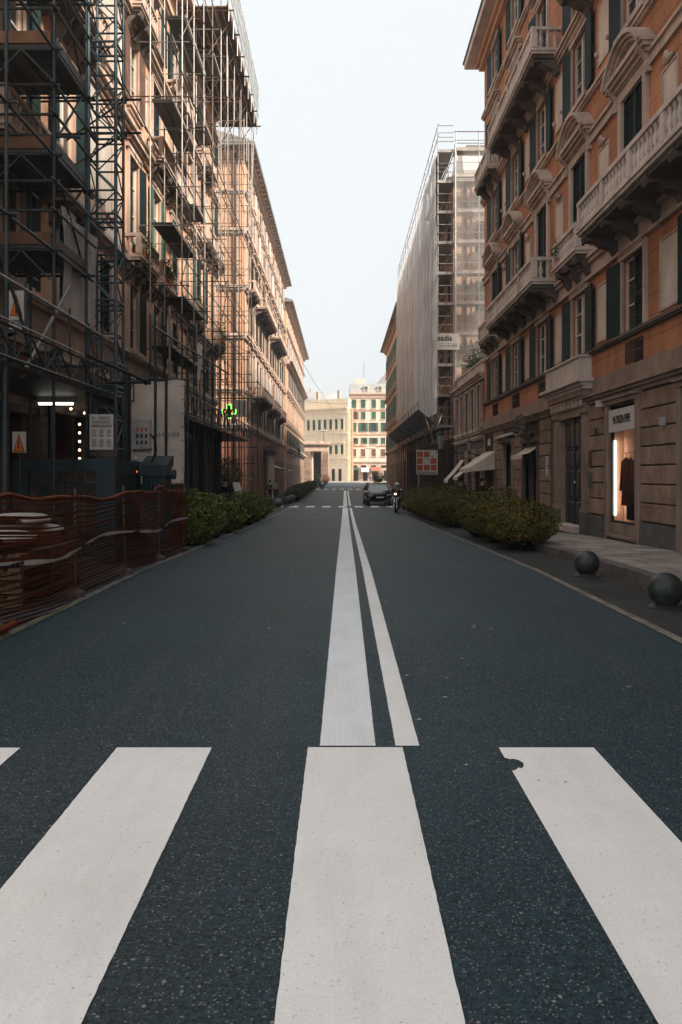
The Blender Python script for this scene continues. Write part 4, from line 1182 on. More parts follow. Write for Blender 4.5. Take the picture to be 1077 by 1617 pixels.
m = MB(); m.extrude([(7.0, 20.5), (9.8, 23.6), (13, 24.4), (13, 20.5)], -8, -3, 'y'); m.build('upper_roof', PALEROOF, rf_, FE2)
MB().box(3.0, 5.2, -4, -2.5, 20.8, 22.4).build('roof_turret', CREAM, rf_, FE2)
MB().cyl((5.0, -3, 21), (5.0, -3, 26), .035, 6).build('aerial', IRON, rf_, FE2)
# long pale palace set at an angle
d_ = Vector((10.2, -6.8, 0)).normalized(); n_ = Vector((-6.8, -10.2, 0)).normalized()
FE1 = frame((-8.7, 171.8, .1), d_, n_)
e1, _ = far_block('pale_palace', 'long ivory palace with rows of green shutters angled across the far square', FE1, -12, 12.2, -1, 15.4, [(5.7, 2.0), (10.9, 2.2)], 1.45, .72, IVORY, IVORY, SHUTTER_G, 0, 4.6, IVORY, PALEROOF,
                  mode=['closed', 'closed', 'half'], strings=((4.6, .2, .3), (9.9, .2, .25), (14.3, .2, .3)), depth=1.3, doors=False, hoodrows=(0,), first=1.0, sidem=PEACH)
moulding(e1, FE1, -12, 12.3, 15.0, [(.2, 0, .15), (.45, .15, .3), (.6, .3, .42)], IVORY, 'cornice')
MB().box(-12, 12.0, -1.2, -.4, 15.5, 17.4).build('attic_parapet', IVORY, e1, FE1)
for u in (9.5, 4): MB().box(u - .4, u + .2, -1.15, -.6, 17, 19.2).build('chimney', STONE, e1, FE1)
MB().box(2.2, 2.6, 165.9, 169.9, -1, 15.3).build('end_return', PEACH, e1)
for q in range(3): MB().box(6.5 + q*1.7, 7.2 + q*1.7, .02, .1, -.5, 2.6).build('street_door', DARKIN, e1, FE1)
# pale domed block on the skyline
dm = thing('domed_hall', 'pale hall with a shallow lead dome showing over the ivory palace', 'building', (-10, 235, 0))
MB().box(-26, 1, 230, 245, -1, 22.5).build('wall', IVORY, dm)
MB().lathe([(11, 0), (10.4, 1.5), (8.5, 2.8), (5, 3.6), (.6, 3.9), (.4, 5.2)], (-9, 238, 22.3), 24).build('dome', PALEROOF, dm, None, True)
MB().box(-3, -1.4, 231, 232.5, 22.4, 25).build('chimney', IVORY, dm)
# stone portico
e0 = thing('stone_portico', 'square sandstone portico with dark openings where the street meets the square', 'building', (-5, 134, .05))
for x in (-6.3, -3.35):
    pr = MB().box(x, x + 1.2, 132, 133.4, -.5, 5.4).build('pier', STONE, e0)
    blocks(pr, frame((0, 132, 0), (1, 0, 0), (0, -1, 0)), x, x + 1.2, .2, 5.4, .65, None)
MB().box(-3.35, -2.15, 137, 138.4, -.5, 5.4).build('pier', STONE, e0)
for x in (-5.0,): MB().lathe([(.3, -.3), (.3, .3), (.25, .4), (.22, 4.8), (.33, 5.0), (.35, 5.4)], (x + .15, 133, 0), 10).build('column', STONE_PALE, e0)
m = MB(); m.box(-9, -2.15, 132, 138.4, 5.4, 6.3); m.box(-9, -2.0, 131.85, 138.5, 6.3, 6.5); m.box(-9, -1.8, 131.6, 138.7, 6.5, 6.75); m.box(-9, -2.1, 132, 138, 6.75, 7.1)
m.build('entablature', STONE, e0)
MB().box(-9, -2.9, 138.45, 138.6, -.5, 5.4).build('back_wall', STONE_DARK, e0)
lp = thing('globe_lamp', 'five-globed lamp standing on top of the stone portico', 'lamp', (-2.9, 133, 7.1))
MB().lathe([(.14, 0), (.07, .2), (.04, .5), (.035, 1.7)], (-2.9, 133, 7.1), 8).build('post', IRON, lp)
for k in range(5):
    a_ = 6.283*k/4; c_ = (-2.9 + (.3*math.cos(a_) if k < 4 else 0), 133 + (.3*math.sin(a_) if k < 4 else 0), 8.85 + (.25 if k == 4 else 0))
    MB().ball(c_, .16, n=10, m=8).build('globe', LAMPGLASS, lp, None, True)

# ================================================================ scaffolding
def girder(parent, x, y0, y1, z0, z1, mt, r=.022, pitch=.55, slope=0):
    tube('chord', (x, y0, z0), (x, y1, z0 + slope), r, mt, parent); tube('chord', (x, y0, z1), (x, y1, z1 + slope), r, mt, parent)
    n = max(2, int((y1 - y0) / pitch))
    for k in range(n):
        a = y0 + (y1 - y0)*k/n; b = y0 + (y1 - y0)*(k + 1)/n
        sa = slope*k/n; sb = slope*(k + 1)/n
        tube('web', (x, a, z0 + sa if k % 2 else z1 + sa), (x, b, z1 + sb if k % 2 else z0 + sb), r*.7, mt, parent)
        tube('web', (x, b, z0 + sb), (x, b, z1 + sb), r*.7, mt, parent)

def coupler(parent, p):
    me = cached(('coup',), lambda: MB().box(-.045, .045, -.05, .05, -.045, .045).cyl((.03, 0, -.06), (.03, 0, .06), .018, 6).mesh('coupler', COUPLER))
    return place(me, 'coupler', parent, T(*p) @ Matrix.Rotation(rnd.uniform(0, 3), 4, 'Z'))

def deck(parent, x0, x1, y0, y1, z, mt=DECK, along_y=True, edge=True):
    o = slab('deck', x0, x1, y0, y1, z - .05, z, mt, parent)
    if edge:
        n = max(2, round(abs(x1 - x0) / .3))
        for k in range(1, n):
            xx = min(x0, x1) + abs(x1 - x0)*k/n
            slab('deck_rib', xx - .02, xx + .02, y0 + .02, y1 - .02, z - .075, z - .051, mt, o)
    return o

# --- S1 on the near left
s1 = thing('near_scaffold', 'dark teal tube scaffold tower at the left edge in front of the pink palazzo', 'scaffold', (-5, 12.4, 0))
S1Y = [9.0, 10.65, 12.4, 14.0]
for y in S1Y:
    for x in (-5.5, -4.5):
        if y == 9.0 and x == -4.5: continue
        tube('standard', (x, y, gz(y) + .02), (x + rnd.uniform(-.03, .03), y, 13.5), .027, STEEL_T, s1)
        place(cached(('bplate',), lambda: MB().box(-.08, .08, -.08, .08, 0, .012).cyl((0, 0, .012), (0, 0, .1), .018, 6).mesh('base_plate', COUPLER)), 'base_plate', s1, T(x, y, gz(y) + (.004 if x > -4.2 else .125)))
lv1 = [3.45, 5.05, 6.55, 8.2, 9.85, 11.5]
for z in lv1:
    for x in (-5.5, -4.5):
        if z > 4: tube('ledger', (x, 9.0, z - .1), (x, 14.35, z - .1), .024, STEEL_T, s1)
    for y in S1Y[1:]:
        tube('transom', (-5.75, y, z - .09), (-4.35, y, z - .09), .024, STEEL_T, s1); coupler(s1, (-4.5, y + .04, z - .09))
    if z > 4:
        deck(s1, -5.95, -4.52, 12.42, 13.98, z)
        slab('toe_board', -5.95, -4.55, 12.40, 12.44, z + .01, z + .2, PLANK, s1)
        slab('toe_board', -4.55, -4.51, 12.46, 14.0, z + .01, z + .16, DECK, s1)
        for dz, xe in ((.52, -4.4), (.98, -4.4)):
            tube('guard_rail', (-5.9, 12.36, z + dz), (xe, 12.36, z + dz), .024, STEEL_T, s1)
            tube('guard_rail', (-4.46, 12.2, z + dz), (-4.46, 14.4, z + dz), .022, STEEL_T, s1)
        # knee braces beneath the deck end
        tube('knee_brace', (-5.45, 12.38, z - .55), (-5.0, 12.38, z - .1), .016, STEEL_T, s1); tube('knee_brace', (-4.55, 12.38, z - .55), (-5.0, 12.38, z - .1), .016, STEEL_T, s1)
for k, z in enumerate(lv1[1:-1]):
    z2 = lv1[k + 2]
    if k % 2: tube('brace', (-4.54, 12.4, z), (-4.54, 14.0, z2), .02, STEEL_T, s1)
    else: tube('brace', (-4.54, 14.0, z), (-4.54, 12.4, z2), .02, STEEL_T, s1)
    tube('brace', (-5.54, 10.65, z), (-5.54, 12.4, z2), .02, STEEL_T, s1)
    tube('brace', (-5.5, 13.95, z), (-4.5, 13.95, z2), .02, STEEL_T, s1)
for z in (6.77, 9.4): tube('tie_tube', (-5.9, 12.3, z), (-4.1, 12.5, z), .026, STEEL_T, s1)
tube('raker', (-4.45, 13.0, 4.55), (-4.6, 11.4, 2.85), .032, STEEL_G, s1)
tube('raker', (-4.9, 11.2, 4.9), (-4.55, 11.9, 2.9), .026, STEEL_T, s1)
girder(s1, -4.40, 9.0, 16.8, 3.0, 3.42, STEEL_T, .022)
tube('edge_rail', (-4.36, 9.0, 3.47), (-4.36, 16.8, 3.47), .016, STEEL_G, s1)
girder(s1, -5.6, 9.0, 16.8, 3.0, 3.42, STEEL_T, .024)
tube('guard_rail', (-4.42, 9.0, 4.05), (-4.42, 16.5, 4.0), .022, STEEL_G, s1)
for y in (9.8, 11.1, 12.9, 14.6, 16): tube('rail_post', (-4.42, y, 3.4), (-4.42, y, 4.15), .02, STEEL_T, s1)
deck(s1, -5.98, -4.44, 9.0, 16.8, 2.96, DECK, edge=False)
for y in (9.6, 10.6, 14.2, 15.9): tube('canopy_post', (-4.5, y, gz(y)), (-4.5, y, 3.0), .045, STEEL_T, s1)
lt = thing('strip_light', 'lit fluorescent strip light under the left scaffold canopy', 'lamp', (-5.3, 14.9, 2.7))
MB().box(-5.72, -5.0, 14.86, 14.98, 2.80, 2.92).build('housing', BOARD, lt); MB().cyl((-5.68, 14.88, 2.78), (-5.04, 14.88, 2.78), .025, 8).build('light_tube', TUBE, lt)
bn = thing('mesh_banner', 'grey printed mesh banner hanging on the near left scaffold beside the hoist mast', 'banner', (-4.58, 13.9, 4.2))
MB().grid(lambda a, b: (-4.60 + .05*math.sin(a*9 + b*2) + .02*math.sin(a*23 + b*5), 13.0 + a*1.95 + .08*b*math.sin(a*5), 5.86 - b*1.62 - .10*math.sin(a*math.pi)*(b - .5) - .05*a), 40, 20).build('sheet', BANNER, bn, None, True)
text('edilbanner', .62, bn, frame((-4.53, 13.45, 5.68), (0, 1, 0), (-1, 0, 0)), height=.14)
# --- hoist
ho = thing('hoist_mast', 'teal lattice hoist mast rising in front of the left palazzo', 'hoist', (-4.5, 15.15, 0))
hx0, hx1, hy0, hy1 = -4.75, -4.24, 14.9, 15.42
for x in (hx0, hx1):
    for y in (hy0, hy1): tube('leg', (x, y, gz(15)), (x, y, 16.0), .034 if y == hy0 else .028, STEEL_M, ho)
z = 1.4; k = 0
while z < 15.8:
    for (p, q) in (((hx0, hy0), (hx1, hy0)), ((hx1, hy0), (hx1, hy1)), ((hx0, hy1), (hx1, hy1)), ((hx0, hy0), (hx0, hy1))):
        tube('rung', (*p, z), (*q, z), .02, STEEL_M, ho)
        if k % 3 == 0: tube('rung', (*p, z + .10), (*q, z + .10), .024, STEEL_M, ho)
        tube('lattice', (*(p if k % 2 else q), z + .02), (*(q if k % 2 else p), z + .52), .014, STEEL_M, ho)
    z += .54; k += 1
for z in (5.6, 8.1, 8.75, 11.2):
    tube('mast_tie', (-6.0, 15.5, z), (-3.9, 15.46, z + .02), .024, COUPLER, ho); tube('mast_tie', (-6.0, 17.3, z), (-4.2, 15.42, z), .02, COUPLER, ho)
    coupler(ho, (-4.24, 15.46, z))
hb = thing('hoist_cage', 'blue-grey hoist base cage with mesh panels behind the orange netting', 'hoist', (-4.5, 13.4, 0))
fr_ = MB(); fr_.box(-5.35, -5.1, 12.9, 13.0, .0, 1.7); fr_.box(-3.98, -3.68, 12.9, 13.02, 0, 1.72); fr_.box(-5.1, -3.98, 12.9, 12.98, 1.5, 1.7); fr_.box(-5.1, -3.98, 12.9, 12.98, .1, .22)
fr_.build('front_frame', HOIST, hb)
for k in range(4): slab('frame_bar', -5.1 + k*.28 + .26, -5.1 + k*.28 + .3, 12.92, 12.96, .22, 1.5, HOIST, hb)
slab('frame_bar', -5.1, -3.98, 12.918, 12.962, 1.30, 1.34, HOIST, hb)
wm = MB()
for k in range(40):
    t = k / 39
    for s in (0, 1):
        xa = -5.1 + 1.12*t
        xb = xa + (1.28 if s else -1.28)
        pa = Vector((xa, 12.99 + .003*s, .22)); 
        x2 = min(-3.98, max(-5.1, xb)); z2 = .22 + abs(x2 - xa)
        wm.cyl(pa, (x2, 12.99 + .003*s, min(1.5, z2)), .005, 3, cap=False)
    for s in (0, 1):
        zz = .22 + 1.28*t; xs_ = -5.1 if s else -3.98; x2 = xs_ + (1 if s else -1)*min(1.12, 1.5 - zz)
        wm.cyl((xs_, 12.99 + .003*s, zz), (x2, 12.99 + .003*s, zz + abs(x2 - xs_)), .005, 3, cap=False)
tag(wm.build('wire_mesh', STEEL_R, hb), kind='stuff')
for (a, b, c, d) in ((-5.33, -5.27, 13.0, 14.6), (-3.74, -3.68, 13.02, 14.6)):
    m = MB(); m.box(a, b, c, d, .0, .2); m.box(a, b, c, d, 1.45, 1.68); m.box(a + .01, b - .01, c, c + .06, .2, 1.45); m.box(a + .01, b - .01, d - .06, d, .2, 1.45); m.box(a + .02, b - .02, c, d, .2, 1.45); m.build('side_panel', HOIST, hb)
MB().box(-5.3, -3.7, 13.05, 14.7, .0, .12).build('floor_plate', HOIST, hb)
slab('name_strip', -4.75, -4.3, 12.892, 12.899, 1.57, 1.63, IRON, hb)
mo = thing('hoist_motor', 'dark ribbed motor housing and control box right of the hoist cage', 'machine', (-3.5, 14.6, 0))
MB().box(-3.62, -3.2, 14.4, 14.95, .15, 1.62).build('housing', HOIST, mo)
for k in range(6): slab('cooling_fin', -3.6 + k*.075, -3.575 + k*.075, 14.34, 14.399, .25, 1.35, HOIST, mo)
MB().extrude([(14.33, 1.42), (14.95, 1.62), (14.95, 1.8), (14.33, 1.62)], -3.66, -3.16, 'x').build('top_cover', HOIST, mo)
MB().cyl((-3.2, 14.6, 1.45), (-3.05, 14.6, 1.45), .09, 10).build('drum', HOIST, mo)
MB().box(-3.83, -3.5, 14.5, 14.6, 1.85, 2.45).build('control_box', GREYCLOTH, mo)
for i in range(3):
    for j in range(3): MB().box(-3.75 + i*.08, -3.71 + i*.08, 14.49, 14.5, 2.0 + j*.12, 2.07 + j*.12).build('push_button', SIGNRED if j == 2 else IRON, mo)
tube('arm', (-3.8, 14.5, 1.9), (-3.45, 14.45, 1.92), .025, STEEL_G, mo)
MB().path([(-3.5, 14.5, 2.2), (-3.42, 14.5, 2.1), (-3.38, 14.5, 1.9), (-3.45, 14.5, 1.72), (-3.5, 14.5, 1.62)], .02, 6).build('cable', IRON, mo)
MB().ball((-3.72, 14.3, 1.72), .055, n=10, m=8).build('beacon', LAMPGLASS, mo, None, True); MB().cyl((-3.72, 14.3, .02), (-3.72, 14.3, 1.68), .03, 8).build('beacon_post', STEEL_T, mo)
MB().ball((-3.69, 14.26, 1.5), .025, n=8, m=6).build('warning_lamp', NEONRED, mo)
for x, y in ((-3.86, 14.2), (-3.95, 14.75), (-3.62, 15.4), (-3.42, 15.45)): tube('frame_post', (x, y, .01), (x + .01, y, 3.35), .03, STEEL_T if x > -3.9 else IRON, mo)
tube('frame_rail', (-4.2, 14.25, 3.1), (-3.5, 14.3, 3.12), .03, IRON, mo); tube('frame_rail', (-3.5, 14.3, 3.12), (-4.05, 12.6, 3.35), .03, IRON, mo)
coupler(mo, (-3.5, 14.3, 3.12))
# --- white tarpaulin facing up the street
tp = thing('white_tarpaulin', 'off-white tarpaulin with faint reversed lettering laced to the scaffold left of the hedge', 'tarpaulin', (-4.05, 17.5, 1.2))
MB().grid(lambda a, b: (-4.65 + 1.18*a, 17.5 + .03*math.sin(a*6 + b*3) + .025*math.sin(b*9 + a*14)*a, 3.52 - 2.28*b + .02*math.sin(a*9)), 30, 40).build('sheet', TARP, tp, None, True)
text('micha', .58, tp, frame((-3.86, 17.46, 2.32), (-1, 0, 0), (0, 1, 0)), height=.11)
for k in range(8): MB().cyl((-3.50, 17.42, 3.4 - k*.3), (-3.50, 17.48, 3.4 - k*.3), .014, 6).build('eyelet', IRON, tp)
tube('bottom_bar', (-4.65, 17.5, 1.22), (-3.4, 17.5, 1.20), .03, IRON, tp)
tube('top_bar', (-4.7, 17.53, 3.55), (-3.35, 17.53, 3.55), .028, STEEL_T, tp)
for x in (-4.68, -3.40): tube('post', (x, 17.56, gz(17.5)), (x, 17.56, 3.7), .03, STEEL_T, tp)
MB().box(-4.6, -3.5, 17.55, 17.75, gz(17.5), 1.1).build('ballast_box', SIGNRED, tp)

# --- S2 along the palazzo
s2 = thing('long_scaffold', 'tall tube scaffold, coloured dark below and sunlit pale above, running along the left palazzo up to its eaves', 'scaffold', (-5, 30, -.2))
S2Y = [22.4 + 1.8*k for k in range(9)]
for y in S2Y:
    for x in (-5.4, -4.5):
        zt = 19.4 if x == -4.5 else 18.4
        tube('standard', (x, y, gz(y) + (.11 if x < -4.2 else 0)), (x, y, 6.0), .026, STEEL_T, s2)  # dark steel below, paler above: sunlight on the upper tubes put into colour
        tube('standard', (x, y, 6.0), (x + rnd.uniform(-.02, .02), y, zt), .021, STEEL_R if rnd.random() < .4 else STEEL_G, s2)
lv2 = [5.1, 6.9, 8.6, 10.35, 12.1, 13.8, 15.5, 17.2]
decks2 = {5.1: (0, 1, 2), 6.9: (1, 2), 8.6: (0, 1), 10.35: (2,), 12.1: (0, 1), 13.8: (3,), 15.5: (1, 2), 17.2: (4,)}
for z in lv2:
    st = STEEL_T if z < 7 else (STEEL_R if int(z*10) % 2 else STEEL_G)  # same split by height: dark low tubes, upper ones coloured as sunlit
    tube('ledger', (-4.5, 22.1, z - .08), (-4.5, 37.2, z - .08), .017, st, s2)
    tube('guard_rail', (-4.5, 22.2, z + .75), (-4.5, 36.9 if z < 7 else 29.7, z + .75), .015, st, s2)
    for y in S2Y:
        tube('transom', (-5.75, y + .05, z - .08), (-4.3, y + .05, z - .08), .016, st, s2)
    for k in decks2[z]:
        y0, y1 = S2Y[k], S2Y[k + 1]
        deck(s2, -5.36, -4.78, y0 + .02, y1 - .02, z, DECK)
        slab('deck_edge', -4.777, -4.745, y0 + .02, y1 - .02, z - .07, z + .03, DECKEDGE, s2)
    k0 = lv2.index(z)
    for k in range(0, 8, 4):
        a, b = (S2Y[k], S2Y[k + 1]) if k0 % 2 else (S2Y[k + 1], S2Y[k])
        if z < 17: tube('brace', (-4.53, a, z), (-4.53, b, lv2[k0 + 1]), .014, st, s2)
    if z > 8: tube('wall_tie', (-6.0, S2Y[k0 % 4 * 2] + .1, z + .1), (-4.2, S2Y[k0 % 4 * 2] + .1, z + .1), .02, STEEL_R, s2)
girder(s2, -4.35, 18.8, 38, 3.15, 3.75, STEEL_T, .022, .7)
for k in range(10): slab('canopy_board', -5.95, -4.37, 19 + k*1.9, 20.88 + k*1.9, 3.04, 3.09, DECK, s2)
for y in (19.2, 20.8): tube('standard', (-4.5, y, gz(y)), (-4.5, y, 5.2), .03, STEEL_T, s2)
for y in (20.1, 24.5, 28.6): tube('raker', (-4.35, y, 3.2), (-4.55, y + .9, 5.9), .028, STEEL_G, s2)
tube('tie_tube', (-4.5, 19.0, 5.0), (-3.9, 27.5, 4.95), .03, STEEL_T, s2)
# roof-level cantilever platform of planks
for k in range(8):
    for j in range(4): slab('plank', -5.92 + k*.225, -5.71 + k*.225, 28.8 + j*2.5, 31.25 + j*2.5, 18.46, 18.51, PLANK, s2)
for j in range(7): tube('needle_beam', (-6.1, 28.9 + j*1.6, 18.40), (-3.9, 28.9 + j*1.6, 18.40), .035, IRON if j % 2 else STEEL_R, s2)
for x in (-4.12, -5.0): tube('edge_beam', (x, 28.6, 18.43), (x, 38.9, 18.43), .03, STEEL_R, s2)
for j in range(9):
    y = 28.9 + j*1.2
    tube('guard_post', (-4.1, y, 18.0), (-4.06, y, 20.6), .022, STEEL_G, s2)
for z in (19.0, 19.5, 20.0, 20.4): tube('guard_rail', (-4.06, 28.7, z), (-4.06, 38.9, z), .018, STEEL_G, s2)
slab('toe_board', -4.14, -4.11, 28.8, 38.8, 18.52, 18.72, PLANK, s2)
gn = MB().grid(lambda a, b: (-4.03 + .02*math.sin(a*40), 28.9 + a*9.8, 18.75 + b*1.6), 60, 6).build('guard_net', NETG, s2, None, True)
for j in range(5):
    y = 29.7 + j*2.1
    tube('strut', (-4.2, y, 18.4), (-5.4, y, 16.6), .024, STEEL_R, s2); tube('hanger_tube', (-4.35, y + .5, 19.2), (-4.35, y + .5, 15.9), .018, STEEL_G, s2)
# --- S3 across the side street
s3 = thing('cross_scaffold', 'slender birdcage scaffold closing the left cross street in front of the second palazzo', 'scaffold', (-5.5, 40, -.4))
X3 = [-6.15, -5.75, -5.1, -4.6]
for x in X3:
    for y in (39.4, 40.6): tube('standard', (x, y, gz(y) + (.1 if x < -4.2 else 0)), (x, y, 18.9 if x < -4.7 else 18.2), .02, STEEL_G if y < 40 else STEEL_R, s3)
for k in range(17):
    z = 1.2 + k*1.05
    tube('ledger', (-6.3, 39.4, z), (-4.4, 39.4, z), .016, STEEL_R, s3)
    if k % 2 == 0: tube('ledger', (-6.3, 40.6, z), (-4.4, 40.6, z), .016, STEEL_G, s3)
    for x in (X3[0], X3[-1]): tube('transom', (x, 39.2, z + .05), (x, 40.8, z + .05), .015, STEEL_R, s3)
    if k % 3 == 0: tube('brace', (-6.15 if k % 2 else -4.6, 39.38, z), (-4.6 if k % 2 else -6.15, 39.38, z + 1.05), .014, STEEL_G, s3)
for k in range(3): tube('standard', (-4.2 - k*.05, 38.3 + k*.3, 18.3), (-4.3 - k*.12, 38.3 + k*.3, 15 - k), .016, STEEL_G, s3)
for z in (1.4, 2.0, 2.8, 3.6, 4.4, 5.2, 6.0): tube('ledger', (-6.3, 38.9, z), (-4.0, 38.9, z), .02, STEEL_T, s3); tube('transom', (-4.1, 38.4, z), (-4.1, 40.9, z), .02, STEEL_T, s3)
for x in (-4.1, -4.9): tube('standard', (x, 38.9, gz(39) + (.1 if x < -4.2 else 0)), (x, 38.9, 7.0), .024, STEEL_T, s3)
# cables strung along the left scaffolds
def cable(label, pts, r=.014):
    m = MB(); m.path(pts, r, 5); return tag(m.build('overhead_cable', IRON), label, 'cable')
cable('black cable running along the upper storeys of the left palazzo', [(-4.38, 11, 12.9), (-4.38, 18.6, 12.62), (-4.38, 28, 12.3), (-4.38, 38, 12.1), (-4.6, 48.9, 11.9)], .018)
cable('black cable running from the hoist mast to the cross scaffold', [(-4.3, 15.5, 9.2), (-4.4, 22, 9.1), (-4.5, 30, 9.0), (-4.6, 39.4, 9.0)], .014)
cable('thin cable spanning the far street between the last palazzi', [(-6, 108, 11.5), (0, 107, 11.0), (6, 103.5, 11.6)], .02)
cable('thin cable sagging from the third left palazzo to the ivory palace', [(-5.9, 95, 17), (-3.5, 118, 14.5), (-1, 150, 13), (1.2, 165.3, 14)], .025)

# --- S4 round the wrapped building
s4 = thing('wrapped_scaffold', 'grey scaffold standing round the dust-sheeted building on the right', 'scaffold', (5.5, 55, -.5))
S4Y = [41.5 + 2.07*k for k in range(15)]
lv4 = [3.95 + 1.6*k for k in range(10)]
for y in S4Y:
    for x in (5.08, 5.9):
        tube('standard', (x, y, gz(y) + .1), (x, y, 4.0), .03, IRON, s4); tube('standard', (x, y, 4.0), (x, y, 19.8 if x < 5.5 else 18.4), .024, STEEL_G, s4)
for z in lv4:
    for x in (5.08, 5.9): tube('ledger', (x, 41.3, z - .05), (x, 70.6, z - .05), .022, STEEL_G, s4)
    for k in range(14): slab('deck', 5.12, 5.86, S4Y[k] + .02, S4Y[k + 1] - .02, z, z + .05, DECK if z < 7 else STEEL_G, s4) if k < 3 or z < 5 else None
    slab('deck_edge', 5.04, 5.92, 41.42, 41.48, z - .02, z + .13, STEEL_G, s4)
    tube('guard_rail', (5.08, 41.44, z + .55), (5.9, 41.44, z + .55), .02, STEEL_G, s4); tube('guard_rail', (5.08, 41.44, z + 1.0), (5.9, 41.44, z + 1.0), .02, STEEL_G, s4)
    if z > 6.5:
        slab('deck', 5.95, 9.6, 41.3, 42.0, z, z + .05, STEEL_G, s4); slab('toe_board', 5.95, 9.6, 41.26, 41.295, z, z + .17, DECKEDGE, s4)
        tube('guard_rail', (5.9, 41.28, z + .55), (9.6, 41.28, z + .55), .02, STEEL_G, s4); tube('guard_rail', (5.9, 41.28, z + 1.0), (9.6, 41.28, z + 1.0), .02, PLANK, s4)
    if z < 18: tube('stair_string', (5.15 if int(z*10) % 2 else 5.8, 42.3, z + .05), (5.8 if int(z*10) % 2 else 5.15, 43.4, z + 1.6), .03, STEEL_G, s4)
for x in (6.0, 7.2, 8.6, 9.6): tube('standard', (x, 41.3, 6.4), (x, 41.3, 19.4), .026, STEEL_G, s4)
tube('standard', (5.93, 41.15, gz(41)), (5.93, 41.15, 18.6), .04, STEEL_G, s4)
for z in (19.15, 19.75): tube('top_rail', (5.08, 41.3, z), (5.08, 70.6, z), .022, STEEL_G, s4); tube('top_rail', (5.08, 41.5, z), (5.9, 41.5, z), .022, STEEL_G, s4); tube('top_rail', (6.0, 41.3, z - .4), (9.6, 41.3, z - .4), .02, STEEL_G, s4)
for y in S4Y[::2]: tube('brace', (5.05, y, .0), (5.05, y + 2.07, 3.9), .024, IRON, s4); tube('brace', (5.05, y + 2.07, 4.0), (4.2, y + 2.07, 4.6), .02, IRON, s4)
for k in range(28): slab('hoarding_panel', 5.93, 5.97, 41.4 + k*1.03, 42.41 + k*1.03, -.42, 3.4, mat('hoarding_board', (.05, .032, .024), .8, .3, 2, obj_var=.3) if k == 0 else bpy.data.materials['hoarding_board'], s4)
for k in range(4): slab('hoarding_panel', 4.3 + k*.42, 4.7 + k*.42, 41.16, 41.2, -.45, 2.9, bpy.data.materials['hoarding_board'], s4)
# catch fan: boards tilting up and out over the road
for k in range(14):
    y0 = 42.6 + k*2.0
    m = MB(); m.face([(5.03, y0, 4.25), (5.03, y0 + 1.97, 4.25), (4.15, y0 + 1.97, 4.98), (4.15, y0, 4.98)]); m.face([(5.03, y0, 4.21), (4.15, y0, 4.94), (4.15, y0 + 1.97, 4.94), (5.03, y0 + 1.97, 4.21)])
    m.face([(4.15, y0, 4.94), (4.15, y0, 4.98), (4.15, y0 + 1.97, 4.98), (4.15, y0 + 1.97, 4.94)]); m.face([(5.03, y0, 4.21), (5.03, y0, 4.25), (4.15, y0, 4.98), (4.15, y0, 4.94)])
    m.build('catch_fan_board', IRON, s4)
    tube('fan_post', (4.16, y0, 4.92), (4.13, y0, 5.35), .018, IRON, s4)
tube('fan_rail', (4.13, 42.6, 5.33), (4.13, 70.6, 5.33), .016, IRON, s4)
tube('fan_strut', (4.5, 42.6, 4.66), (5.05, 42.6, 3.0), .025, STEEL_G, s4)
ds = MB().grid(lambda a, b: (4.99 + .035*math.sin(a*330 + 1.6*math.sin(b*5)) + .02*math.sin(a*141 + b*4.2) + .03*math.sin(a*47 + b*3) + .05*math.sin(b*31)*math.sin(a*9), 41.6 + a*29.0, 4.7 + b*13.6 + (.15*math.sin(a*60) if b > .99 else 0)), 420, 30).build('dust_sheet', SHEET, None, None, True)
tag(ds, 'pale pleated dust sheet covering the street side of the right-hand scaffold', 'sheet')
dn = MB().grid(lambda a, b: (5.98 + a*3.7, 41.2 + .03*math.sin(a*17) + .02*math.sin(b*25), 6.5 + b*11.6), 30, 40).build('debris_net', NET, None, None, True)
tag(dn, 'thin white debris net over the camera-facing end of the wrapped building', 'net')

# ================================================================ orange site netting
fe = thing('site_fence', 'sagging orange plastic net fence round the hoist on the left kerb', 'fence', (-3.06, 11, 0))
r5 = random.Random(11)
FY0, FY1 = 4.9, 15.7
def ftop(y): return 1.17 + .04*math.sin(y*1.1) - .05*abs(math.sin((y - 7.1)*math.pi/2.15)) + (.06 if y > 13 else 0)
def fpt(y, t):
    z = gz(y) + .02 + t*ftop(y)
    bow = .10*math.sin((y - 7.1)*math.pi/2.15)*math.sin(t*3.1) + .035*math.sin(y*3.1 + t*5) + .05*(1 - t)*math.sin(y*1.7)
    sag = -.05*math.sin(t*7 + y*.9)*(1 - t) - .03*math.sin(t*13 + y*.5)
    return Vector((-3.08 + bow, y, z + sag))
nm = MB(); NR, NC = 24, 240
for i in range(NR + 1):
    t = i / NR; hw = .009 if i % 3 else .016
    if i == NR: hw = .026
    for k in range(NC):
        ya = FY0 + (FY1 - FY0)*k/NC; yb = FY0 + (FY1 - FY0)*(k + 1)/NC
        a, b = fpt(ya, t), fpt(yb, t); d = Vector((.006, 0, hw))
        nm.face([a - d, b - d, b + d, a + d])
for k in range(NC + 1):
    y = FY0 + (FY1 - FY0)*k/NC; dy = Vector((0, .005, 0))
    for i in range(0, NR):
        a, b = fpt(y, i/NR), fpt(y, (i + 1)/NR)
        nm.face([a - dy, a + dy, b + dy, b - dy])
for i in range(NR + 1):          # return at the far end
    t = i / NR; p = fpt(FY1, t); hw = .012
    nm.face([p - Vector((0, 0, hw)), p + Vector((0, 0, hw)), Vector((-4.0, 15.9, p.z + hw)), Vector((-4.0, 15.9, p.z - hw))])
for k in range(22):
    x = -3.1 - k*.042
    nm.face([(x - .005, 15.72 + k*.009, .05), (x + .005, 15.72 + k*.009, .05), (x + .005, 15.72 + k*.009, 1.2), (x - .005, 15.72 + k*.009, 1.2)])
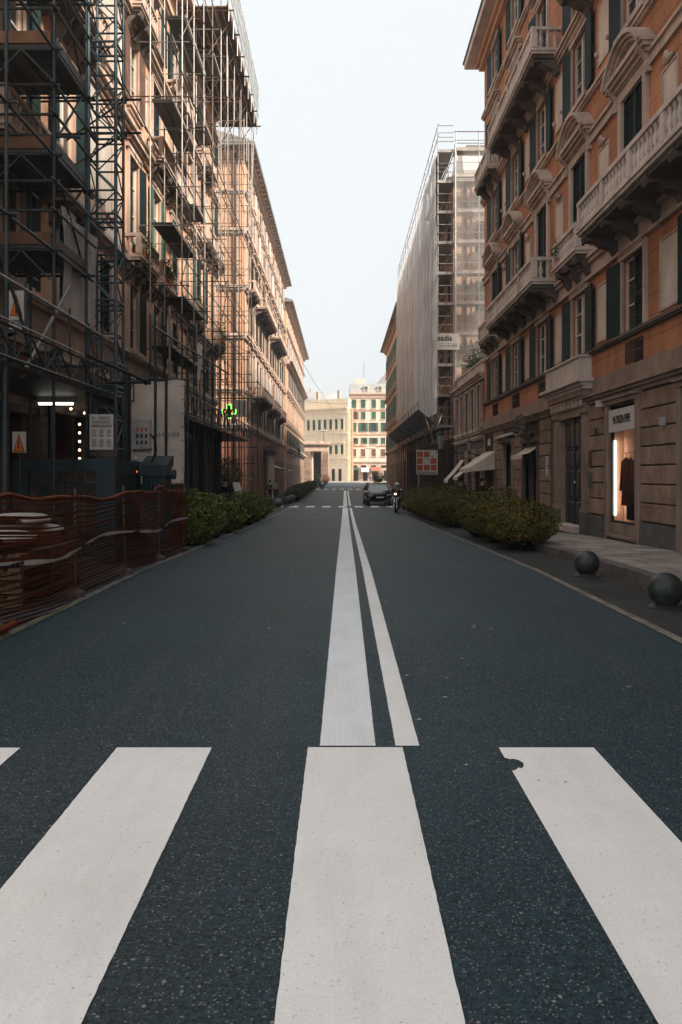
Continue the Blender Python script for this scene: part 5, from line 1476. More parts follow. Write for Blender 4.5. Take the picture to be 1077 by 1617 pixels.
tag(nm.build('netting', ORANGENET, fe), kind='stuff')
tm = MB()
pr = [(FY0 + (FY1 - FY0)*k/70) for k in range(71)]
pts = [fpt(y, 1.0) + Vector((.01*math.sin(y*9), 0, .012 + .012*math.sin(y*5.3))) for y in pr]
tm.path(pts, .02, 6); tm.build('rolled_hem', ORANGENET, fe, None, True)
for y in (5.0, 7.15, 9.3, 11.45, 13.6, 15.7):
    tube('post', (-3.12, y, gz(y)), (-3.12 + rnd.uniform(-.03, .03), y, 1.28), .014, STEEL_R, fe)
    MB().lathe([(.13, 0), (.12, .06), (.05, .1)], (-3.13, y, gz(y) + .002), 10).build('post_foot', STONE_DARK, fe)
tpm = MB(); n_ = 120
for k in range(n_):
    y = 6.2 + (15.6 - 6.2)*k/n_; y2 = 6.2 + (15.6 - 6.2)*(k + 1)/n_
    def tz(v): return .60 + .05*math.sin(v*1.3) - .02*v*.5 + .10
    tw, tw2 = .028*(1 - .5*abs(math.sin(y*2.9))), .028*(1 - .5*abs(math.sin(y2*2.9)))
    a, b = fpt(y, .5), fpt(y2, .5)
    tpm.face([(a.x + .03, y, tz(y) - tw), (b.x + .03, y2, tz(y2) - tw2), (b.x + .035, y2, tz(y2) + tw2), (a.x + .035, y, tz(y) + tw)])
tpo = tpm.build('warning_tape', TAPE, fe)
for k in range(4):
    y = 7.4 + k*2.1; text('lavori', .62, tpo, frame((fpt(y, .5).x + .045, y, .70 + .05*math.sin(y*1.3) - .01*y), (0, 1, 0), (-1, 0, 0)), height=.034)
lm = MB()
for k in range(16):
    a = 5.2 + k*.12
    lm.cyl((-3.02 + .05*math.sin(k*2.1), a, .05 + .04*abs(math.sin(k*1.7))), (-2.98 + .05*math.sin(k*2.1 + 1), a + .14, .06 + .05*abs(math.sin(k*1.7 + 1))), .032, 6)
lm.build('trailing_edge', ORANGENET, fe, None, True)
# cement sacks behind the net
for k, (y, z, s) in enumerate(((9.0, .72, 1), (10.0, .74, .9), (9.5, .9, .95))):
    so = MB().grid(lambda a, b: (-3.85 + .34*s*(abs(math.cos(2*math.pi*a))**.6)*(1 if math.cos(2*math.pi*a) > 0 else -1)*math.sin(math.pi*(.06 + .88*b))**.3, y + (b - .5)*.85*s, z + .09*s*math.sin(2*math.pi*a)*math.sin(math.pi*(.04 + .92*b))**.4), 18, 12).build('cement_sack', GREYWALL, None, None, True)
    tag(so, ['white cement sack nearest the camera behind the orange net', 'white cement sack farther along behind the orange net', 'white cement sack lying across the other two behind the net'][k], 'sack', 'cement sacks behind the netting')
pl = thing('pallet_stack', 'low stack of timber pallets under the cement sacks', 'pallets', (-3.9, 9.5, 0))
for j in range(4):
    for k in range(5): slab('pallet_board', -4.3 + k*.18, -4.17 + k*.18, 8.5, 10.5, .10 + j*.15, .13 + j*.15, PLANK, pl)
    for y in (8.55, 9.45, 10.4): slab('pallet_block', -4.3, -3.45, y, y + .09, .005 + j*.15, .10 + j*.15, PLANK, pl)

# ================================================================ signs
def sign_board(name, label, M, w, h, mt=BOARD, d=.02, cat='sign'):
    """M: local x = reading direction, local -y = facing"""
    o = thing(name, label, cat, tuple(M.translation))
    p = MB().box(-w/2, w/2, 0, d, -h/2, h/2).build('panel', mt, o, M)
    return o, p
M1 = frame((-4.86, 11.85, 3.90), (1, 0, 0), (0, 1, 0))
o, p = sign_board('warning_sign', 'tall white warning sign with an orange triangle high on the left scaffold', M1, .22, .60)
MB().extrude([(-.095, -.08), (.095, -.08), (0, .25)], -.006, -.001, 'y').build('triangle', INK, p, M1); MB().extrude([(-.082, -.072), (.082, -.072), (0, .225)], -.010, -.0065, 'y').build('triangle_fill', SIGNORANGE, p, M1)
text('bang', .02, p, M1 @ T(0, -.014, .02), height=.15); text('pericolo', .17, p, M1 @ T(0, -.006, -.17), height=.06)
M2 = frame((-4.80, 11.8, 1.93), (1, 0, 0), (0, 1, 0))
o, p = sign_board('warning_sign', 'low white warning sign with an orange triangle standing on the hoist cage', M2, .20, .31)
MB().extrude([(-.085, -.145), (.085, -.145), (0, .13)], -.006, -.001, 'y').build('triangle', INK, p, M2); MB().extrude([(-.07, -.135), (.07, -.135), (0, .10)], -.010, -.0065, 'y').build('triangle_fill', SIGNORANGE, p, M2)
text('bang', .018, p, M2 @ T(0, -.014, -.04), height=.12)
tube('stake', (-4.8, 11.83, .02), (-4.8, 11.83, 1.78), .015, STEEL_T, o)
M3 = frame((-4.07, 13.45, 2.17), (1, 0, 0), (0, 1, 0))
o, p = sign_board('safety_notice', 'white safety rules board with rows of pictograms on the hoist mast', M3, .40, .60)
text('ce', .045, p, M3 @ T(-.14, -.003, .235), height=.04)
for k, (w, z) in enumerate(((.2, .255), (.2, .225), (.34, .185), (.3, .16))): MB().box(-w/2 + .05*(k < 2), w/2 + .05*(k < 2), -.003, -.001, z - .007, z + .007).build('print_line', INKGREY, p, M3)
MB().box(-.185, .185, -.003, -.001, .132, .138).build('print_line', INK, p, M3)
text('norme', .35, p, M3 @ T(0, -.003, .095), height=.035)
for i in range(3):
    for j in range(2):
        c = (-.125 + i*.125, .01 - j*.17)
        m = MB(); n = 16
        for k in range(n):
            a, b = 6.283*k/n, 6.283*(k + 1)/n
            m.face([(c[0] + .042*math.cos(a), -.003, c[1] + .042*math.sin(a)), (c[0] + .042*math.cos(b), -.003, c[1] + .042*math.sin(b)), (c[0] + .032*math.cos(b), -.003, c[1] + .032*math.sin(b)), (c[0] + .032*math.cos(a), -.003, c[1] + .032*math.sin(a))])
        m.ball((c[0], -.002, c[1] + .01), .012, .001, .012, 8, 6).box(c[0] - .015, c[0] + .015, -.003, -.001, c[1] - .02, c[1])
        m.build('pictogram', INKGREY, p, M3)
        for q in range(3): MB().box(c[0] - .04, c[0] + .04, -.003, -.001, c[1] - .06 - q*.014, c[1] - .053 - q*.014).build('print_line', INKGREY, p, M3)
hm = MB()
for k in range(14): hm.box(-.22 + k*.035, -.213 + k*.035, .03, .035, -.4, .32)
for k in range(20): hm.box(-.22, .27, .036, .041, -.4 + k*.036, -.393 + k*.036)
tag(hm.build('mesh_backing', STEEL_R, o, M3), kind='stuff')
tube('bracket_post', (-3.85, 13.5, .13), (-3.85, 13.5, 2.55), .02, STEEL_T, o)
# 'sadis' board on the wrapped scaffold
M4 = frame((5.56, 41.05, 8.36), (1, 0, 0), (0, 1, 0))
o, p = sign_board('contractor_board', 'white contractor board with bold lower-case lettering high on the right scaffold', M4, 1.14, .84)
text('sadis', .72, p, M4 @ T(-.17, -.006, .17), height=.30); text('tel', .92, p, M4 @ T(.02, -.006, -.22), height=.085)
for z in (-.11, -.33): MB().box(-.5, .5, -.004, -.001, z - .006, z + .006).build('rule', INKGREY, p, M4)
MB().extrude([(-.2, .05), (-.17, .05), (.05, -.14), (.02, -.14)], -.004, -.001, 'y').build('flourish', NICHE, p, M4)
# grid logo board
M5 = frame((4.35, 40.0, 2.08), (1, 0, 0), (0, 1, 0))
o, p = sign_board('grid_logo_board', 'white board with a grid of terracotta squares and black capitals beside the right hedge', M5, 1.08, 1.24)
for i in range(3):
    for j in range(3):
        if (i, j) in ((2, 0), (1, 1)): continue
        x = -.36 + i*.345; z = .40 - j*.335
        MB().box(x - .145, x + .145, -.006, -.001, z - .14, z + .14).build('terracotta_square', SIGNRED, p, M5)
for x, z, s in ((.33, .42, .03), (.26, .30, .045), (.46, .53, .05), (-.13, .16, .025), (-.12, -.08, .03), (.13, -.07, .02), (.2, .54, .02)):
    MB().face([(x + s*math.cos(6.283*k/7)*rnd.uniform(.7, 1.2), -.006, z + s*math.sin(6.283*k/7)*rnd.uniform(.6, 1.1)) for k in range(7)]).build('black_mark', INK, p, M5)
m = MB(); m.path([(-.04, -.005, .10), (.03, -.005, .17), (.10, -.005, .15), (.12, -.005, .08), (.05, -.005, 0)], .012, 5); m.build('handshake_mark', INK, p, M5)
text('edil', .98, p, M5 @ T(0, -.006, -.535), height=.125)
for x in (-.42, .42): tube('leg', (4.35 + x, 40.04, gz(40) + (.12 if x > -.2 else 0)), (4.35 + x, 40.04, 1.5), .025, STEEL_G if x < 0 else IRON, o)
# pharmacy cross
ph = thing('pharmacy_cross', 'green neon pharmacy cross lit above the left shopfronts', 'sign', (-4.95, 34.7, 4.2))
Mp = T(-4.9, 34.7, 4.22)
c = .105
MB().extrude([(-c, -3*c), (c, -3*c), (c, -c), (3*c, -c), (3*c, c), (c, c), (c, 3*c), (-c, 3*c), (-c, c), (-3*c, c), (-3*c, -c), (-c, -c)], -.05, .05, 'y').build('housing', IRON, ph, Mp)
outl = [(-c, -3*c), (c, -3*c), (c, -c), (3*c, -c), (3*c, c), (c, c), (c, 3*c), (-c, 3*c), (-c, c), (-3*c, c), (-3*c, -c), (-c, -c)]
for k, (a, b) in enumerate(zip(outl, outl[1:] + outl[:1])):
    s_ = .94
    if k in (1, 4, 8, 10): continue
    MB().cyl((a[0]*s_, -.07, a[1]*s_), (b[0]*s_, -.07, b[1]*s_), .022, 6).build('neon_tube', NEON, ph, Mp)
for x in (-.2, .12): MB().cyl((x, -.07, -.03), (x + .07, -.07, .02), .025, 6).build('led_symbol', NEONRED, ph, Mp)
tube('wall_arm', (-6.0, 34.72, 4.28), (-5.2, 34.72, 4.28), .03, IRON, ph)
ns = sign_board('shop_sign', 'pale blank shop sign hanging just past the pharmacy cross', frame((-4.75, 37.4, 4.6), (1, .25, 0), (-.25, 1, 0)), .55, .75, STONE_PALE)
tube('wall_arm', (-6.0, 37.5, 4.95), (-4.6, 37.48, 4.95), .02, IRON, ns[0])
pb = tag(MB().grid(lambda a, b: (-4.42 + .02*math.sin(b*5), 24.4 + a*.75 - b*.25*a, 5.55 - b*1.15), 6, 8).build('torn_poster_sheet', BOARD, None, None, True), 'torn white plastic sheet hanging on the left scaffold below the green balcony plants', 'sheet')

# ================================================================ planters, bollards, plants
bowl_me = MB().lathe([(.26, 0), (.31, .03), (.44, .14), (.53, .25), (.57, .33), (.53, .34), (.50, .28)], n=20).mesh('bowl', BOWL, True)
foot_me = MB().lathe([(.26, 0), (.30, 0), (.28, .06), (.2, .06)], n=14).mesh('foot', BOWL)
def planter(label, x, y, leaf, seed, rx=.74, ry=1.22, rz=.46, group='hedge planters along the kerb', n=5200, size=.032, raise_=.60, lying=1.75):
    b = gz(y) + (.125 if abs(x) > 4.2 else -.003)
    o = thing('planter', label, 'planter', (x, y, b), 0, group)
    W = T(x, y, b)
    place(bowl_me, 'bowl', o, W @ T(0, 0, .03) @ Matrix.Diagonal((1, lying*ry/1.22, 1, 1)))
    place(foot_me, 'foot', o, W @ Matrix.Diagonal((1, lying*ry/1.22, .6, 1)))
    me = cached(('hedge', leaf.name, seed, rx, ry, rz, n), lambda: leaf_cloud(n, size, (rx, ry, rz), seed, shell=.55).mesh('foliage', leaf))
    tag(place(me, 'foliage', o, W @ T(0, 0, raise_) @ Matrix.Rotation(0 if seed % 2 else math.pi, 4, 'Z')), kind='stuff')
    core = cached(('core', rx, ry, rz), lambda: MB().ball((0, 0, 0), rx*.66, ry*.70, rz*.70, 14, 10).mesh('stem_mass', SOIL, True))
    place(core, 'stem_mass', o, W @ T(0, 0, raise_ - .03))
    return o
for k, y in enumerate((16.45, 18.6, 20.75)):
    planter(['nearest hedge planter on the right, reddish tips, beside the doorway', 'middle hedge planter of the right-hand trio before the awnings', 'third hedge planter on the right, short of the kerb gap'][k], 3.72, y, LEAF, 1 + k, rx=.70, ry=1.10, rz=.46, raise_=.50, n=7500, size=.034, lying=1.5)
for k, y in enumerate((26.2, 28.5, 30.8, 33.2, 35.6, 37.8)):
    planter(['first', 'second', 'third', 'fourth', 'fifth', 'last'][k] + ' hedge planter after the kerb gap on the right, in front of the annexe', 3.72, y, LEAF, 2 + k % 3, rx=.74, ry=1.1, rz=.54, raise_=.56, n=4200, size=.042, lying=1.5)
for k, (y, x) in enumerate(((17.75, -3.36), (20.1, -3.40), (22.6, -3.42), (25.2, -3.42), (27.9, -3.45), (30.6, -3.45), (33.4, -3.5))):
    planter(['bright green rounded hedge planter beside the end of the orange net', 'second hedge planter on the left, darker and lower', 'third hedge planter on the left', 'fourth hedge planter on the left', 'fifth hedge planter on the left', 'sixth hedge planter on the left', 'last near hedge planter on the left before the ball bollards'][k], x, y, LEAF_F if k in (1, 3) else LEAF_G, 5 + k % 4, rx=(.66, .58, .66, .62, .66, .6, .62)[k], rz=(.56, .47, .54, .48, .54, .5, .5)[k], ry=(.70, .66, .74, .7, .74, .7, .7)[k], n=5200 if k == 0 else 3600, size=.046, raise_=.52, lying=1.15)
for k, y in enumerate((61, 66, 71, 77, 84, 92)):
    planter(['nearest', 'second', 'third', 'fourth', 'fifth', 'farthest'][k] + ' long hedge box far down the left kerb', -3.55, y, LEAF_F, 9, rx=.8, ry=2.5, rz=.48, n=2600, size=.07, lying=1.75, group='far hedge boxes')
def bollard(label, x, y, r=.185):
    z0 = gz(y) - .004
    o = thing('ball_bollard', label, 'bollard', (x, y, z0), 0, 'iron ball bollards')
    W = T(x, y, z0)
    place(cached(('bb', r), lambda: MB().ball((0, 0, r*1.05), r, n=28, m=20).mesh('ball', BOLLARD, True)), 'ball', o, W)
    place(cached(('bf', r), lambda: MB().lathe([(r*1.02, 0), (r*1.02, .012), (r*.75, .03), (r*.55, .05)], n=24).mesh('base', BOLLARD, False)), 'base', o, W)
bollard('large iron ball bollard nearest the camera, cut by the right picture edge', 3.53, 8.6, .187)
bollard('iron ball bollard between the nearest one and the right hedge', 3.51, 11.3, .178)
for k, (x, y) in enumerate(((-3.72, 47), (-3.62, 53), (-3.6, 56), (-3.6, 58.2))): bollard(['nearest of the small ball bollards past the left hedge', 'second small ball bollard past the left hedge', 'third small ball bollard past the left hedge', 'last small ball bollard before the far left hedge boxes'][k], x, y, .27)
for k, (x, y) in enumerate(((3.5, 40.6), (3.5, 43.4))): bollard(['ball bollard just past the right hedge beside the scooter', 'ball bollard on the right behind the parked scooter'][k], x, y, .22)
# balcony plants on the left palazzo
def balcony_plant(label, x, y, z, rad, seed, trail=False, leaf=LEAF_G, n=900):
    o = thing('balcony_plant', label, 'plant', (x, y, z))
    MB().box(x - .14, x + .14, y - rad[1]*.8, y + rad[1]*.8, z, z + .2).build('trough', SIGNRED, o)
    tag(place(leaf_cloud(n, .045, rad, seed, shell=.2).mesh('foliage', leaf), 'foliage', o, T(x, y, z + (.1 if trail else .36))), kind='stuff')
balcony_plant('dark trailing plant on the left balcony beside the hoist mast', -5.65, 22.4, 7.55, (.32, .6, .62), 21, True, LEAF_F)
balcony_plant('leafy plant on the balcony above the torn white sheet', -5.68, 25.4, 7.55, (.3, .7, .4), 22)
balcony_plant('long trailing green plant on the far end balcony of the left palazzo', -5.55, 36.5, 7.5, (.3, .5, .95), 23, True, LEAF_G, 1300)
balcony_plant('greenery on the scaffold-covered balcony in the middle of the left palazzo', -5.68, 31.2, 7.55, (.3, .6, .4), 24)
balcony_plant('small dry plant on the little right balcony', 5.72, 20.4, 6.86, (.26, .3, .35), 25, False, LEAF_F, 350)
ts = thing('potted_tree', 'bushy potted tree by the columns under the left scaffold', 'tree', (-5.0, 35.6, -.3))
MB().lathe([(.22, 0), (.30, .45), (.32, .5), (.27, .48)], (-5.0, 35.6, gz(35.6) + .125), 12).build('pot', BOWL, ts)
MB().cyl((-5.0, 35.6, .1), (-4.98, 35.6, 1.0), .04, 7, .025).build('trunk', PLANK, ts)
tag(place(leaf_cloud(2200, .05, (.5, .5, .85), 31, shell=.3).mesh('crown', LEAF_F), 'crown', ts, T(-5.0, 35.6, 1.2)), kind='stuff')
tr_ = thing('terrace_shrub', 'dark shrubs growing on the roof terrace of the low annexe', 'shrub', (6.6, 38.5, 5.7))
MB().box(6.2, 7.0, 37, 40.6, 5.72, 6.1).build('trough', STONE_DARK, tr_)
tag(place(leaf_cloud(2600, .05, (.55, 1.7, .75), 33, shell=.2).mesh('foliage', LEAF_F), 'foliage', tr_, T(6.6, 38.8, 6.75)), kind='stuff')
for k in range(5): MB().cyl((6.6, 37.6 + k*.6, 6.0), (6.55 + .1*(k % 3), 37.7 + k*.55, 7.7 + .2*(k % 2)), .02, 5, .008).build('stem', PLANK, tr_)
for k, (x, y, s, leaf, lab) in enumerate(((5.1, 104, .9, LEAF_F, 'round dark topiary standing at the far right corner'), (4.7, 100, .7, LEAF_F, 'lower round topiary beside the far right corner one'), (4.4, 96, .6, LEAF_R, 'red-leaved shrub far down the right kerb'), (-2.4, 124, .9, LEAF_R, 'red-leaved pot plant near the stone portico'), (-3.3, 118, .7, LEAF_F, 'dark pot plant left of the red one near the portico'))):
    o = thing('topiary', lab, 'plant', (x, y, gz(y)))
    MB().lathe([(.3*s, 0), (.42*s, .6*s), (.36*s, .58*s)], (x, y, gz(y) + (.12 if abs(x) > 4.1 else 0)), 10).build('pot', BOWL, o)
    MB().cyl((x, y, gz(y) + .3*s), (x, y, gz(y) + 1.2*s), .05, 6).build('trunk', PLANK, o)
    tag(place(cached(('topi', leaf.name), lambda: leaf_cloud(700, .09, (.8, .8, .75), 41, shell=.4).mesh('crown', leaf)), 'crown', o, T(x, y, gz(y) + (1.55 if leaf is LEAF_F else .9)*s) @ Matrix.Diagonal((s, s, s, 1))), kind='stuff')

# ================================================================ awnings, lanterns, shop lamps
def awning(label, F, u0, u1, ztop, drop, out, mt=AWNING, scallop=True):
    o = thing('awning', label, 'awning', tuple(F @ Vector(((u0 + u1)/2, 0, ztop - drop))))
    MB().grid(lambda a, b: (u0 + (u1 - u0)*a, .05 + out*b, ztop - drop*b - .05*math.sin(math.pi*b)*(1 if b else 0) + .008*math.sin(a*20)), 12, 6).build('canvas', mt, o, F, True)
    v = MB(); n = 18
    for k in range(n):
        a, b = u0 + (u1 - u0)*k/n, u0 + (u1 - u0)*(k + 1)/n
        z0 = ztop - drop; s0 = .13 + (.03*abs(math.sin(k*math.pi/3)) if scallop else 0); s1 = .13 + (.03*abs(math.sin((k + 1)*math.pi/3)) if scallop else 0)
        v.face([(a, .05 + out, z0), (b, .05 + out, z0), (b, .055 + out, z0 - s1), (a, .055 + out, z0 - s0)])
    v.build('valance', mt, o, F)
    for u in (u0, u1): MB().face([(u, .05, ztop), (u, .05 + out, ztop - drop), (u, .05 + out, ztop - drop - .13), (u, .05, ztop - drop - .05)]).build('side_flap', mt, o, F) if scallop else None
    for u in (u0 + .05, u1 - .05): MB().cyl((u, .02, ztop - drop), (u, .05 + out, ztop - drop - .01), .012, 5).build('arm', IRON, o, F)
    MB().cyl((u0, .03, ztop), (u1, .03, ztop), .035, 8).build('roller', STONE_PALE, o, F)
    return o
awning('wide scalloped canvas awning over the shop at the end of the orange palazzo', FR, 30.6, 33.0, 2.35, .65, 1.0)
awning('plain white slanted awning, middle one of the three on the right', FR, 34.0, 35.3, 2.2, .85, .95, scallop=False)
awning('small white slanted awning nearest the scaffolded building on the right', FR, 38.2, 39.6, 2.15, .95, .8, scallop=False)
awning('little cream awning under the carved shell on the right', FR, 24.05, 25.65, 2.28, .22, .45, scallop=False)
awning('striped-edge white awning over the second palazzo shop on the left', FL, 66.5, 69.5, 2.25, .35, 1.5, scallop=False)
awning('white awning just beyond the first on the left', FL, 70.2, 72.6, 2.25, .35, 1.4, scallop=False)
awning('white awning of the corner house at the far end', FE2, 4.3, 6.0, 2.9, .8, 1.2, BOARD)
awning('brown rounded awning of the corner house at the far end', FE2, 6.4, 8.4, 3.1, .8, 1.2, AWNING_B)
awning('small green awning left of the white one at the far end', FE2, 2.4, 3.9, 3.0, .5, .9, SHUTTER_G)
def lantern(label, F, u, z, out=.85, s=1.0):
    o = thing('wall_lantern', label, 'lantern', tuple(F @ Vector((u, 0, z))))
    W = F @ T(u, 0, z)
    m = MB(); m.path([(0, 0, -.1), (0, out*.3, -.02), (0, out*.7, .02), (0, out, .10)], .022, 6)
    for k in range(14):
        a0, a1 = 6.6*k/14, 6.6*(k + 1)/14; ra, rb = .16*(1 - .05*k), .16*(1 - .05*(k + 1))
        m.cyl((0, out*.35 + ra*math.cos(a0), -.18 + ra*math.sin(a0)), (0, out*.35 + rb*math.cos(a1), -.18 + rb*math.sin(a1)), .014, 5)
    m.ball((0, out, .12), .05, n=8, m=6); m.box(-.06, .06, 0, .03, -.4, .2)
    m.build('bracket', IRON, o, W)
    g = MB(); g.lathe([(.09*s, .16), (.16*s, .50*s + .16), (.15*s, .5*s + .165)], (0, out, 0), 6, True); g.build('glass', LAMPGLASS, o, W)
    c = MB(); c.lathe([(.19*s, .50*s + .16), (.12*s, .60*s + .16), (.04*s, .66*s + .16), (.05*s, .72*s + .16), (.01, .78*s + .16)], (0, out, 0), 6)
    for k in range(6):
        a = 6.283*k/6; c.cyl((.09*s*math.cos(a), out + .09*s*math.sin(a), .16), (.165*s*math.cos(a), out + .165*s*math.sin(a), .5*s + .17), .012, 4)
    c.build('lantern_frame', IRON, o, W)
lantern('black street lantern on a scrolled bracket above the right awnings', FR, 38.6, 2.55, 1.15, 1.3)
lantern('smaller wall lantern by the end of the orange palazzo', FR, 33.7, 2.3, .55, .7)
lantern('wall lantern on the third palazzo far down the left side', FL, 96, 3.6, .9, 1.3)
fl = thing('floodlight', 'white floodlight on a bracket below the right balconies', 'lamp', (5.6, 31.2, 6.3))
MB().box(-.16, .16, .38, .62, -.05, .10).build('housing', BOARD, fl, FR @ T(31.2, 0, 6.1)); MB().path([(0, 0, .1), (0, .25, .15), (0, .5, .1)], .02, 6).build('arm', IRON, fl, FR @ T(31.2, 0, 6.1))
sl = thing('shop_lamp', 'white projecting shop lamp over the side door on the right', 'lamp', (5.7, 28, 2.75))
MB().extrude([(.0, .05), (.42, -.05), (.42, .0), (.0, .14)], -.7, .7, 'x').build('hood', BOARD, sl, FR @ T(28.05, 0, 2.8)); MB().box(-.65, .65, .05, .33, -.24, -.06).build('sign_face', STONE_DARK, sl, FR @ T(28.05, 0, 2.8))

# ================================================================ people
def skin_mesh(name, pts, edges, mat_, parent, M, sub=2, smooth=True):
    """pts: {key: ((x,y,z), radius)}"""
    keys = list(pts); idx = {k: i for i, k in enumerate(keys)}
    me = bpy.data.meshes.new(name)
    me.from_pydata([pts[k][0] for k in keys], [(idx[a], idx[b]) for a, b in edges], [])
    me.materials.append(mat_)
    o = bpy.data.objects.new(name, me)
    put(o, parent, M)
    md = o.modifiers.new('skin', 'SKIN'); md.use_smooth_shade = True; md.branch_smoothing = .4
    for i, k in enumerate(keys):
        r = pts[k][1]; r = r if isinstance(r, tuple) else (r, r)
        me.skin_vertices[0].data[i].radius = r
        me.skin_vertices[0].data[i].use_root = (i == 0)
    ss = o.modifiers.new('sub', 'SUBSURF'); ss.levels = sub; ss.render_levels = sub
    return o

def person(label, loc, rz, s=.88, top=NAVY, legs=BLACKCLOTH, hair=HAIR, pose='walk', helmet=None, short=False, bag=None, sleeves=True):
    o = thing('person', label, 'person', loc, rz)
    M = T(*loc) @ Matrix.Rotation(rz, 4, 'Z') @ Matrix.Scale(s, 4)
    J = dict(pel=(0, 0, .96), spi=(0, 0, 1.14), che=(0, 0, 1.33), nec=(0, -.01, 1.48), hdb=(0, -.02, 1.55), hdt=(0, -.03, 1.68))
    if pose == 'sit':
        J = dict(pel=(0, .1, .80), spi=(0, .08, .98), che=(0, .04, 1.18), nec=(0, .0, 1.34), hdb=(0, -.02, 1.42), hdt=(0, -.04, 1.55))
    for sgn, n in ((1, 'l'), (-1, 'r')):
        if pose == 'sit':
            J['hip' + n] = (sgn*.1, .08, .78); J['kne' + n] = (sgn*.17, -.36, .74); J['ank' + n] = (sgn*.17, -.30, .36); J['toe' + n] = (sgn*.18, -.44, .30)
            J['sho' + n] = (sgn*.19, .04, 1.27); J['elb' + n] = (sgn*.30, -.14, 1.05); J['wri' + n] = (sgn*.29, -.40, 1.04); J['han' + n] = (sgn*.28, -.47, 1.05)
        else:
            st = .22*sgn if pose == 'walk' else .02*sgn
            J['hip' + n] = (sgn*.095, 0, .91); J['kne' + n] = (sgn*.10, -st*.75 - .03, .50); J['ank' + n] = (sgn*.10, -st + .04, .09); J['toe' + n] = (sgn*.115, -st - .10, .035)
            sw = -.20*sgn if pose == 'walk' else .0
            J['sho' + n] = (sgn*.195, 0, 1.41); J['elb' + n] = (sgn*.25, -sw*.4 + .02, 1.12); J['wri' + n] = (sgn*.25, -sw - .05, .89); J['han' + n] = (sgn*.245, -sw - .08, .80)
            if pose == 'reach' and sgn > 0:
                J['elb' + n] = (.36, -.16, 1.22); J['wri' + n] = (.40, -.38, 1.36); J['han' + n] = (.41, -.46, 1.40)
    Rb = dict(pel=(.155, .11), spi=(.135, .10), che=(.165, .11), nec=.058, hdb=.085, hdt=.075, hip=.085, kne=.055, ank=.036, toe=.038, sho=.062, elb=.043, wri=.03, han=(.042, .022))
    rad = lambda k: Rb.get(k, Rb.get(k[:3]))
    E = [('pel', 'spi'), ('spi', 'che'), ('che', 'nec'), ('nec', 'hdb'), ('hdb', 'hdt')]
    for n in 'lr': E += [('pel', 'hip' + n), ('hip' + n, 'kne' + n), ('kne' + n, 'ank' + n), ('ank' + n, 'toe' + n), ('che', 'sho' + n), ('sho' + n, 'elb' + n), ('elb' + n, 'wri' + n), ('wri' + n, 'han' + n)]
    skin_mesh('body', {k: (v, rad(k)) for k, v in J.items()}, E, SKIN, o, M, 1)
    def grow(ks, g): return {k: (J[k], tuple(x + g for x in rad(k)) if isinstance(rad(k), tuple) else rad(k) + g) for k in ks}
    tk = ['che', 'spi', 'pel', 'shol', 'shor', 'elbl', 'elbr'] + (['wril', 'wrir'] if sleeves else [])
    te = [('che', 'spi'), ('spi', 'pel')] + [('che', 'sho' + n) for n in 'lr'] + [('sho' + n, 'elb' + n) for n in 'lr'] + ([('elb' + n, 'wri' + n) for n in 'lr'] if sleeves else [])
    skin_mesh('jacket', grow(tk, .026), te, top, o, M, 1)
    lk = ['pel'] + [a + n for a in (('hip', 'kne') if short else ('hip', 'kne', 'ank')) for n in 'lr']
    le = [('pel', 'hip' + n) for n in 'lr'] + [('hip' + n, 'kne' + n) for n in 'lr'] + ([] if short else [('kne' + n, 'ank' + n) for n in 'lr'])
    skin_mesh('trousers', grow(lk, .02), le, legs, o, M, 1)
    h = Vector(J['hdt']) - Vector((0, 0, .03))
    if helmet: MB().ball((h.x, h.y, h.z - .02), .145, .165, .15, 14, 10).build('helmet', helmet, o, M, True); MB().ball((h.x, h.y - .09, h.z - .04), .115, .08, .065, 10, 8).build('visor', GLASS, o, M, True)
    else:
        MB().ball((h.x, h.y + .025, h.z + .015), .098, .105, .105, 12, 8).build('hair', hair, o, M, True)
        MB().ball((h.x, h.y - .105, h.z - .055), .014, .02, .022, 6, 5).build('nose', SKIN, o, M, True)
        for sx in (-1, 1): MB().ball((sx*.033, h.y - .086, h.z - .03), .011, .008, .008, 6, 5).build('eye', INK, o, M, True)
    for n in 'lr':
        a, t_ = Vector(J['ank' + n]), Vector(J['toe' + n])
        c_ = (a + t_)/2; c_.z = t_.z + .012
        MB().ball(tuple(c_), .05, .14, .045, 10, 6).build('shoe', BLACKCLOTH, o, M, True)
        # fingers close to the palm
        hd = Vector(J['han' + n])
        f = MB()
        for q in range(4): f.cyl((hd.x, hd.y + (q - 1.5)*.018, hd.z + .01), (hd.x - .008, hd.y + (q - 1.5)*.02, hd.z - .075 + .008*abs(q - 1.4)), .009, 5, .006)
        f.cyl((hd.x, hd.y - .035, hd.z + .03), (hd.x - .01, hd.y - .06, hd.z - .02), .010, 5, .007)
        f.build('fingers', SKIN, o, M, True)
    if bag: MB().box(.2, .3, .0, .3, .75, 1.05).build('bag', bag, o, M)
    return o
PV = lambda y: gz(y) + .122
person('pedestrian in a pale top and shorts crossing the road left of the car', (3.55, 82, gz(82)), R(20), .86, GREYCLOTH, DENIM, short=True)
person('person in dark clothes on the left pavement beside the columns', (-5.15, 57.5, PV(57.5)), R(180), .86, BLACKCLOTH, BLACKCLOTH)
person('person in a light grey top walking away past the left hedge', (-4.72, 57.0, PV(57)), R(180), .86, GREYCLOTH, BLACKCLOTH)
person('man in a dark shirt seen from behind near the right awnings', (5.2, 34.4, PV(34.4)), R(180), .90, NAVY, BLACKCLOTH, pose='stand')
person('person in black with one bare arm raised under the scalloped awning', (5.45, 30.6, PV(30.6)), R(60), .88, BLACKCLOTH, BLACKCLOTH, pose='reach', sleeves=False)
